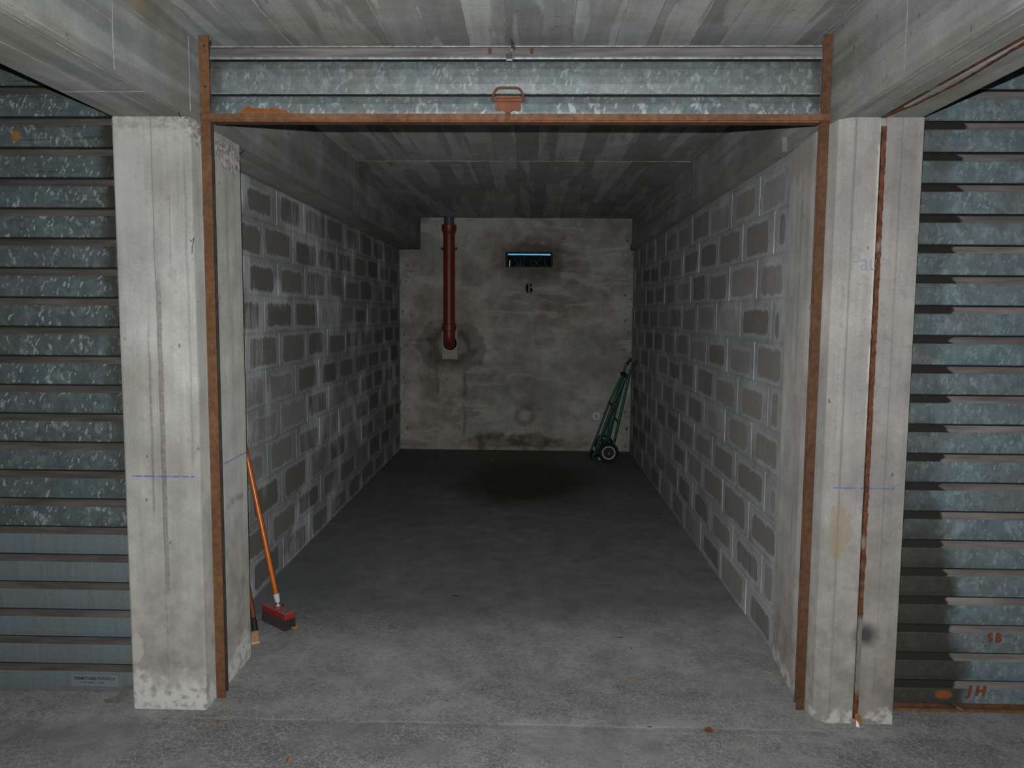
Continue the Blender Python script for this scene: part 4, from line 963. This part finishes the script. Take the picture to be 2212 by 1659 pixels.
# little hand broom behind the pillar
tb = thing('hand_brush', (-1.20, 0.62, 0.004), 'brush with red stick and black taped neck half hidden behind the pillar', 'brush')
b0 = Vector((-1.195, 0.580, 0.009)); b1 = Vector((-1.202, 0.602, 0.056)); b2 = Vector((-1.212, 0.622, 0.095)); b3 = Vector((-1.330, 0.800, 0.400))
MB().tube([b2, b3], 0.0085, 12).build('handle', M_REDSTK, tb, smooth=True)
MB().tube([b1, b2, b2+(b3-b2)*0.03], [0.015, 0.0105, 0.0095], 12).build('taped_neck', M_BLKT, tb, smooth=True)
hdv = (b1-b0)
mbb = MB()
sidev = Vector((0.85, 0.5, 0)).normalized(); thk = Vector((0.4, -0.7, 0)).normalized()*0.011
mbb.add([b1-sidev*.015-thk, b1+sidev*.015-thk, b1+sidev*.015+thk, b1-sidev*.015+thk, b0-sidev*.030-thk, b0+sidev*.019-thk, b0+sidev*.019+thk, b0-sidev*.030+thk],
        [(0, 3, 2, 1), (4, 5, 6, 7), (0, 1, 5, 4), (1, 2, 6, 5), (2, 3, 7, 6), (3, 0, 4, 7)])
mbb.build('brush_body', M_TAN, tb, bevel=0.004)
MB().add([p + Vector((0, 0, 0)) for p in (b0-sidev*.030-thk*1.15+Vector((0, 0, .008)), b0+sidev*.0195-thk*1.15+Vector((0, 0, .008)), b0+sidev*.0195+thk*1.15+Vector((0, 0, .008)), b0-sidev*.030+thk*1.15+Vector((0, 0, .008)),
     b0-sidev*.030-thk*1.15+Vector((0, 0, -.003)), b0+sidev*.020-thk*1.15+Vector((0, 0, -.003)), b0+sidev*.020+thk*1.15+Vector((0, 0, -.003)), b0-sidev*.030+thk*1.15+Vector((0, 0, -.003)))],
     [(0, 1, 2, 3), (7, 6, 5, 4), (4, 5, 1, 0), (5, 6, 2, 1), (6, 7, 3, 2), (7, 4, 0, 3)]).build('pale_edge', M_TANL, tb, bevel=0.002)

# folded green hand truck against the block wall
ht = thing('hand_truck', (0.83, 5.2, 0.004), 'folded dark green hand truck with two wheels standing at the back wall', 'hand truck')
YN, YFR = 5.00, 5.42
for Y in (YN, YFR):
    pts = [(0.826, Y, 0.10), (0.858, Y, 0.20), (0.93, Y, 0.55), (0.993, Y, 0.87), (0.998, Y, 0.905), (1.008, Y, 0.94), (1.022, Y, 0.96)]
    MB().tube(pts, 0.0125, 10).build('main_tube', M_GREEN, ht, smooth=True)
    bt = MB().tube([(0.996, Y, 0.885), (0.999, Y, 0.915), (1.009, Y, 0.943), (1.022, Y, 0.962), (1.035, Y, 0.976)], 0.0105, 10).build('bent_tube_end', M_STEEL, ht, smooth=True)
    MB().tube([(1.020, Y, 0.960), (1.066, Y, 1.016), (1.068, Y, 1.0185)], [0.0165, 0.0165, 0.012], 12).build('grip', M_GRIP, ht, smooth=True)
    yi = Y + (0.05 if Y == YN else -0.05)
    MB().tube([(0.652, yi, 0.035), (0.745, yi, 0.29), (0.84, yi, 0.56), (0.972, yi, 0.865)], 0.0115, 10).build('load_tube', M_GREEN, ht, smooth=True)
    yj = Y + (0.12 if Y == YN else -0.12)
    MB().tube([(0.70, yj, 0.06), (0.80, yj, 0.36), (0.965, yj, 0.84)], 0.008, 8).build('slat_tube', M_GREEN, ht, smooth=True)
    MB().tube([(0.79, yj, 0.11), (0.835, yj, 0.33), (0.978, yj, 0.85)], 0.008, 8).build('slat_tube', M_GREEN, ht, smooth=True)
    yk = Y + (0.085 if Y == YN else -0.085)
    MB().tube([(0.745, yk, 0.08), (0.87, yk, 0.48), (0.955, yk, 0.80)], 0.006, 8).build('slat_tube', M_GREEN, ht, smooth=True)
for (x, z, r_) in ((0.968, 0.858, .013), (0.845, 0.56, .012), (0.72, 0.20, .011), (0.90, 0.40, .011)):
    MB().tube([(x, YN, z), (x, YFR, z)], r_, 8).build('cross_bar', M_DARK if z in (0.858, 0.56) else M_GREEN, ht, smooth=True)
MB().box(0.958, 0.996, YN-0.012, YFR+0.012, 0.862, 0.882).build('top_bracket', M_DARK, ht, bevel=0.003)
MB().prism([(0.822, 0.53), (0.872, 0.545), (0.868, 0.60), (0.835, 0.60)], YN-0.016, YN+0.016, 'y').build('pivot_bracket', M_RUSTD, ht, bevel=0.003)
MB().prism([(0.640, 0.006), (0.765, 0.006), (0.765, 0.032), (0.70, 0.05), (0.652, 0.05)], YN+0.02, YFR-0.02, 'y').build('toe_plate', M_DARK, ht, bevel=0.003)
MB().tube([(0.715, YN-0.01, 0.035), (0.715, YN+0.03, 0.035)], 0.016, 12).build('toe_roller', M_STEEL, ht, smooth=True)
MB().tube([(0.800, 4.90, 0.106), (0.800, 5.52, 0.106)], 0.009, 8).build('axle', M_STEEL, ht)
for Y in (4.945, 5.475):
    wz = 0.106; wx = 0.800
    def ringprof(prof, n=32):
        mb = MB(); k = len(prof)
        for i in range(n):
            a = 2*PI*i/n
            for r_, yy in prof: mb.v.append((wx+r_*math.cos(a), Y+yy, wz+r_*math.sin(a)))
        for i in range(n):
            for j in range(k):
                mb.f.append((i*k+j, i*k+(j+1) % k, ((i+1) % n)*k+(j+1) % k, ((i+1) % n)*k+j)); mb.m.append(0)
        return mb
    wh = ringprof([(0.064, -0.016), (0.080, -0.022), (0.094, -0.019), (0.1015, -0.008), (0.1015, 0.008), (0.094, 0.019), (0.080, 0.022), (0.064, 0.016)]).build('wheel', M_TYRE, ht, smooth=True)
    ringprof([(0.055, -0.017), (0.0665, -0.019), (0.0665, 0.019), (0.055, 0.017)]).build('rim', M_RIM, wh, smooth=True)
    MB().tube([(wx, Y-0.010, wz), (wx, Y+0.010, wz)], 0.056, 28).build('disc', M_DARK, wh)
    ringprof([(0.026, -0.012), (0.030, -0.015), (0.034, -0.012), (0.034, 0.012), (0.026, 0.012)]).build('hub_ring', M_STEEL, wh)
    MB().tube([(wx, Y-0.024, wz), (wx, Y+0.016, wz)], 0.012, 12).build('hub', M_DARK, wh)

# drain pipe on the back wall
px, py = -0.853, YB-0.105
dp = thing('drain_pipe', (px, py, 1.1), 'red-brown drain pipe with collars running down the back wall', 'pipe')
MB().tube([(px, py, 2.375), (px, py, HC-0.001)], 0.053, 24).build('upper_pipe', M_PIPEG, dp, smooth=True)
MB().tube([(px, py, 1.34), (px, py, 2.33)], 0.061, 28).build('pipe', M_PIPE, dp, smooth=True)
MB().tube([(px, py, 2.300), (px, py, 2.325), (px, py, 2.345), (px, py, 2.398), (px, py, 2.402)], [0.062, 0.070, 0.077, 0.079, 0.070], 28).build('collar', M_PIPE, dp, smooth=True)
MB().tube([(px, py, 1.292), (px, py, 1.30), (px, py, 1.345), (px, py, 1.368), (px, py, 1.372)], [0.066, 0.075, 0.075, 0.072, 0.062], 28).build('collar', M_PIPE, dp, smooth=True)
el = [(px, py, 1.32), (px, py, 1.26)] + [(px, py+0.075-0.075*math.cos(a), 1.235-0.075*math.sin(a)) for a in [i*PI/2/8 for i in range(9)]] + [(px, YB-0.001, 1.16)]
MB().tube(el, 0.062, 28).build('elbow', M_PIPE, dp, smooth=True)
MB().tube([(px, YB-0.012, 1.16), (px, YB-0.001, 1.16)], [0.074, 0.084], 24).build('mortar_ring', M_PATCH, dp)
MB().tube([(px, py, 2.141), (px, py, 2.165)], 0.067, 28).build('pipe_clamp', M_PIPE, dp)
for s_ in (-1, 1):
    MB().tube([(px+s_*0.060, py, 2.153), (px+s_*0.082, py, 2.153), (px+s_*0.085, py, 2.153)], [0.014, 0.014, 0.010], 10).build('clamp_lug', M_PIPE, dp)
MB().tube([(px, py+0.06, 2.153), (px, YB, 2.153)], 0.006, 8).build('clamp_stem', M_DARK, dp)
MB().prism([(px-0.086, 0.985), (px+0.080, 0.985), (px+0.084, 1.00), (px+0.082, 1.33), (px-0.086, 1.33)], YB-0.012, YB+0.002, 'y').build('patch', M_PATCH, bwo, bevel=0.006)
# capped plastic stub and a plaster boss low on the back wall
stb = thing('conduit_stub', (0.724, YB-0.02, 0.391), 'round white conduit stub low on the back wall by the hand truck', 'conduit')
mb = MB(); n = 24; pf2 = [(0.021, -0.03), (0.044, -0.03), (0.049, -0.024), (0.050, 0.0), (0.021, 0.0)]; k = len(pf2)
for i in range(n):
    a = 2*PI*i/n
    for r_, yy in pf2: mb.v.append((0.724+r_*math.cos(a), YB+yy, 0.391+r_*math.sin(a)))
for i in range(n):
    for j in range(k): mb.f.append((i*k+j, i*k+(j+1) % k, ((i+1) % n)*k+(j+1) % k, ((i+1) % n)*k+j)); mb.m.append(0)
mb.build('collar', M_WHITE, stb, smooth=True)
MB().tube([(0.724, YB-0.014, 0.391), (0.724, YB-0.001, 0.391)], 0.022, 16).build('plug', M_PATCH, stb)
MB().box(0.800, 0.808, YB-0.004, YB+0.001, 0.385, 0.432).build('red_mark', M_RED, stb)
dm = MB(); n = 24; rings = 5
for j in range(rings):
    a = j/(rings-1)*PI/2
    for i in range(n):
        t = 2*PI*i/n; dm.v.append((-0.042+0.068*math.cos(a)*math.cos(t), YB-0.022*math.sin(a), 0.382+0.068*math.cos(a)*math.sin(t)))
for j in range(rings-1):
    for i in range(n): dm.f.append((j*n+i, j*n+(i+1) % n, (j+1)*n+(i+1) % n, (j+1)*n+i)); dm.m.append(0)
dm.build('plaster_boss', M_PATCH, bwo, smooth=True)

# bent strap lying at the foot of the smooth-lathed shutter
sp = thing('bent_strap', (-1.50, 0.085, 0.0), 'bent dirty metal strap on the floor at the foot of the pillar', 'strap')
MB().add([(-1.575, 0.03, 0.002), (-1.52, 0.035, 0.004), (-1.495, 0.085, 0.03), (-1.46, 0.09, 0.032), (-1.46, 0.112, 0.036), (-1.53, 0.112, 0.034), (-1.548, 0.075, 0.012), (-1.59, 0.052, 0.003),
          (-1.575, 0.03, -0.001), (-1.52, 0.035, 0.0), (-1.495, 0.085, 0.024), (-1.46, 0.09, 0.026), (-1.46, 0.112, 0.03), (-1.53, 0.112, 0.028), (-1.548, 0.075, 0.007), (-1.59, 0.052, -0.001)],
         [(0, 1, 6, 7), (1, 2, 5, 6), (2, 3, 4, 5), (8, 15, 14, 9), (9, 14, 13, 10), (10, 13, 12, 11)] + [(i, (i+1) % 8, 8+(i+1) % 8, 8+i) for i in range(8)]).build('strap', M_STRAP, sp)

# fallen leaves and crumbs on the floor
def leaf_mat(nm, c): return plain(nm, c, 0.7, 0, 0.3, 90, 0.2)
LM = {'yellow': leaf_mat('leaf_yellow', (0.52, 0.30, 0.07)), 'orange': leaf_mat('leaf_orange', (0.50, 0.17, 0.05)), 'brown': leaf_mat('leaf_brown', (0.24, 0.085, 0.04)), 'olive': leaf_mat('leaf_olive', (0.40, 0.37, 0.06)), 'black': leaf_mat('leaf_black', (0.02, 0.02, 0.022)), 'pale': leaf_mat('leaf_pale', (0.55, 0.42, 0.20))}
def leaf(x, y, L, Wd, ang, colr, label, curl=0.25, name='fallen_leaf', cat='leaf', grp='fallen leaves on the floor', lobes=0):
    z0 = 0.0045 if y > 0.0 else 0.0005
    t = thing(name, (x, y, z0), label, cat, grp)
    n = 9; ca, sa = math.cos(ang), math.sin(ang); vs = []; fs = []
    rl = random.Random(int((x+9)*1000))
    for i in range(n+1):
        u = i/n; w_ = Wd*0.5*math.sin(PI*min(1, u*0.96+0.02))**0.8*(1+lobes*0.45*math.cos(u*PI*5))*rl.uniform(.85, 1.12)
        for s_ in (-1, 0, 1):
            lx = (u-.5)*L; ly = s_*w_; lz = 0.0012 + curl*Wd*(abs(s_)*0.5 + 0.6*(u-.5)**2*2)*rl.uniform(.7, 1.1) - (0.0 if s_ else 0.0)
            vs.append((x+lx*ca-ly*sa, y+lx*sa+ly*ca, z0+max(lz, 0.0006)))
    for i in range(n):
        for s_ in range(2):
            k = 3*i+s_; fs.append((k, k+1, k+4, k+3))
    o = MB().add(vs, fs).build('blade', LM[colr], t, smooth=True)
    md = o.modifiers.new('thickness', 'SOLIDIFY'); md.thickness = 0.0006
    if L > 0.02:
        MB().tube([(x-.5*L*ca, y-.5*L*sa, z0+0.002), (x-.78*L*ca, y-.78*L*sa, z0+0.0015)], 0.0007, 5).build('stalk', LM[colr], t)
    return t
leaf(-1.066, 0.745, 0.036, 0.022, 0.3, 'yellow', 'curled yellow leaf touching the red broom head', 0.9)
leaf(-0.283, 0.097, 0.018, 0.012, 0.2, 'yellow', 'small yellow leaf scrap behind the edge of the garage slab')
leaf(0.668, -0.072, 0.036, 0.030, 1.3, 'brown', 'reddish brown lobed leaf lying on the slab edge', 0.35, lobes=1)
leaf(0.436, 0.307, 0.027, 0.014, 0.05, 'yellow', 'yellow leaf lying alone in the garage entrance', 0.5)
leaf(-0.764, -0.311, 0.022, 0.018, 0.8, 'orange', 'orange leaf scrap out in the aisle in front of the brooms', 0.4)
leaf(-1.083, -0.088, 0.016, 0.012, 0.9, 'orange', 'small orange leaf at the foot of the streaked pillar', 0.4)
leaf(-1.112, -0.095, 0.022, 0.008, 0.4, 'pale', 'pale curled leaf beside the small orange leaf by the streaked pillar', 0.4)
leaf(1.022, 0.385, 0.026, 0.012, -0.4, 'pale', 'pale leaf at the base of the pillar with the joint', 0.5)
leaf(0.757, -0.170, 0.018, 0.012, 0.5, 'pale', 'pale leaf crumb in the aisle past the brown lobed leaf', 0.4)
leaf(0.009, -0.213, 0.014, 0.008, -0.5, 'olive', 'tiny olive leaf in the middle of the aisle floor', 0.3)
leaf(0.462, -0.052, 0.018, 0.007, 0.0, 'brown', 'thin brown leaf on the pale slab edge line', 0.4)
leaf(0.475, 0.50, 0.010, 0.006, 0.6, 'olive', 'olive speck of leaf behind the lone yellow leaf', 0.3)
leaf(0.32, 0.55, 0.007, 0.005, 0.1, 'orange', 'tiny orange speck on the garage floor', 0.3)
leaf(0.443, 0.713, 0.030, 0.008, 0.1, 'black', 'black twig on the garage floor', 0.5, 'twig', 'twig', 'dark crumbs on the floor')
leaf(0.48, 0.60, 0.010, 0.008, 0.9, 'black', 'black crumb beside the twig on the garage floor', 0.5, 'crumb', 'crumb', 'dark crumbs on the floor')
leaf(-0.36, 1.20, 0.030, 0.012, 0.1, 'black', 'dark crumb on the shadowed garage floor', 0.4, 'crumb', 'crumb', 'dark crumbs on the floor')
leaf(-0.36, 4.95, 0.045, 0.035, 0.5, 'olive', 'olive green leaf near the back wall', 0.4)
